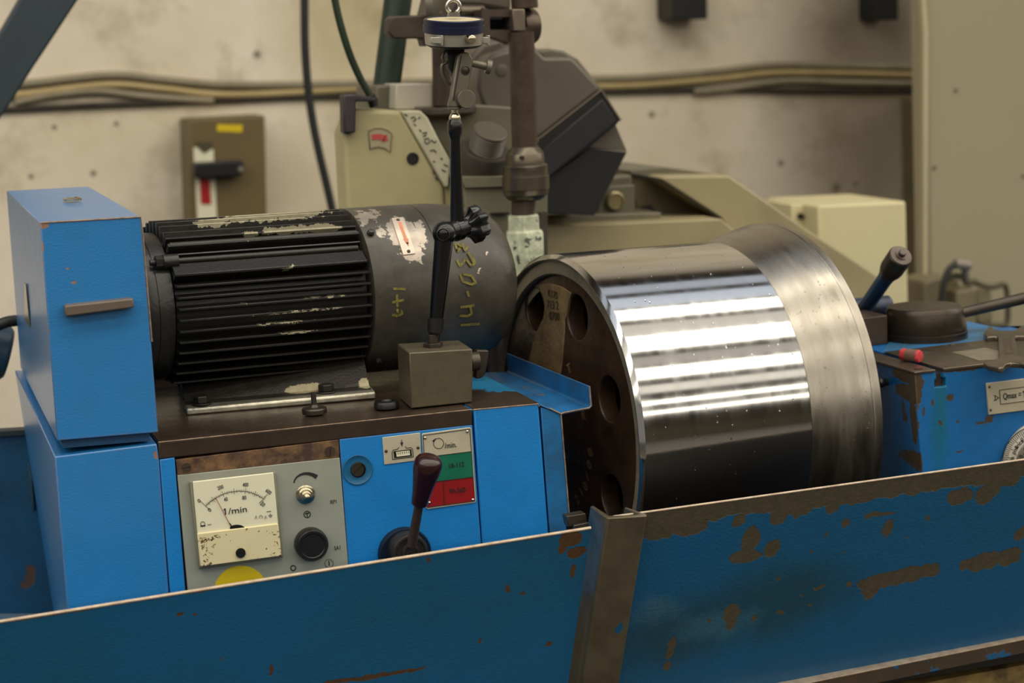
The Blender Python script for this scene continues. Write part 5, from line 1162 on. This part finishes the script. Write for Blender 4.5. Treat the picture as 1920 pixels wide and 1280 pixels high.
wall_tube('wall_conduit', low2, .007, m_conduit, 'short grey lower conduit above the dark wall seam, right on the back wall')
blk = [(-60, 208), (40, 204), (160, 198), (292, 193), (420, 188), (547, 182), (642, 180), (900, 176), (1200, 171), (1330, 168), (1500, 170), (1735, 169), (1800, 169)]
wall_tube('wall_seam_line', blk, .0055, m_groove, 'dark tube standing for the black wall seam under the conduit bundle', cat='cable')  # added tube drawn in place of the dark seam groove in the wall
wall_tube('hanging_cable', [(571, -60), (571, 20), (572, 90), (577, 160), (586, 225), (598, 285), (611, 340), (624, 398), (632, 440)], .0068, m_rubber, 'black corrugated cable hanging down across the wall conduits', y=1.45, cat='cable')
for k_, (x0, x1, y1) in enumerate(((1260, 1326, 36), (1645, 1684, 38))):
    g = G(); g.px([(x0, -60), (x1, -60), (x1+1, y1), (x0+1, y1-1)], 1.82, .08)
    tag(g.build('wall_bracket', m_strut if k_ == 5 else M('bracket_black', (26, 28, 30), .5, 0, .3, 10), bevel=.002), ('wide black bracket end at the top of the wall, nearer the wheel guard', 'narrow black bracket end at the top of the wall, nearer the partition')[k_], 'bracket')
g = G(); A_ = [(40, -60), (200, -90), (146, 0), (98, 73), (22, 190), (-20, 260), (-60, 300), (-60, 140), (0, 62), (36, 0)]
g.px([(1900, -2900), (2010, -2850), (146, 0), (98, 73), (60, 130), (22, 190), (0, 222), (-1420, 2400), (-1500, 2240), (0, 62), (36, 0)], .98, .05); tag(g.build('diagonal_strut', m_strut, bevel=.003), 'dark slate-blue diagonal strut crossing the upper left corner', 'strut')
g = G(); g.tube([at(*q, Y=.53) for q in ((622, -40), (628, 0), (638, 45), (655, 100), (676, 148), (697, 184))], .0043, 14, 6); hz = thing('coolant_hose', 'thin dark green hose curving down to the wheelhead', 'hose', at(697, 200, Y=.53)); g.build('hose', m_greenhose, hz)
g = G(); g.cyl(at(694, 178, Y=.53), at(702, 200, Y=.53), .0058, seg=16); g.px([(680, 182), (708, 182), (708, 190), (680, 190)], .525, .012); g.build('hose_fitting', m_guarddark, hz, bevel=.001)
g = G(); A1 = at(754, -60, Y=.65); A2 = at(725, 161, Y=.65); g.cyl(A1, A2, .0172, .0168, seg=32); tag(g.build('coolant_pipe', m_greenpipe), 'thick bottle-green pipe leaning behind the dial gauge', 'pipe')

# ------------------------------------------------------------------ light: rows of ceiling tubes and a cool roof light
def area(name, loc, sx, sy, power, col):
    ld = bpy.data.lights.new(name, 'AREA'); ld.shape = 'RECTANGLE'; ld.size = sx; ld.size_y = sy; ld.energy = power; ld.color = col
    o = bpy.data.objects.new(name, ld); COL.objects.link(o); o.location = loc; return o
W = (1, .935, .81)
LZ = 4.2; LA = math.radians(7.04)
CB = (.78, .87, 1.0)
ROWS = ((-.30, .40, 7.5, W), (-1.70, .75, 5.5, W), (-3.75, .95, 4.5, W), (-8.4, .75, 8, W), (-12.6, 1.3, 8, W), (-1.0, .5, .9, W), (-2.75, .6, .6, W), (-5.6, 1.2, 1.3, W), (.28, .50, 1.0, CB), (.98, .45, .7, CB))
for y, w, L_, c in ROWS:
    o = area('tube_row' if c is W else 'roof_light', (4, y+(4-.2)*math.tan(LA), LZ), 26, w, L_*26*w*3.1416, c)
    o.rotation_euler = (0, 0, LA)
w = bpy.data.worlds.new('world'); S.world = w; w.use_nodes = True
w.node_tree.nodes['Background'].inputs[0].default_value = (1, .94, .84, 1); w.node_tree.nodes['Background'].inputs[1].default_value = .25
S.view_settings.view_transform = 'Standard'; S.view_settings.look = 'None'; S.view_settings.gamma = 1; S.view_settings.use_curve_mapping = False
S.view_settings.exposure = 0.0
S.cycles.max_bounces = 6; S.cycles.diffuse_bounces = 3; S.cycles.glossy_bounces = 4; S.cycles.transmission_bounces = 4; S.cycles.caustics_reflective = False; S.cycles.caustics_refractive = False
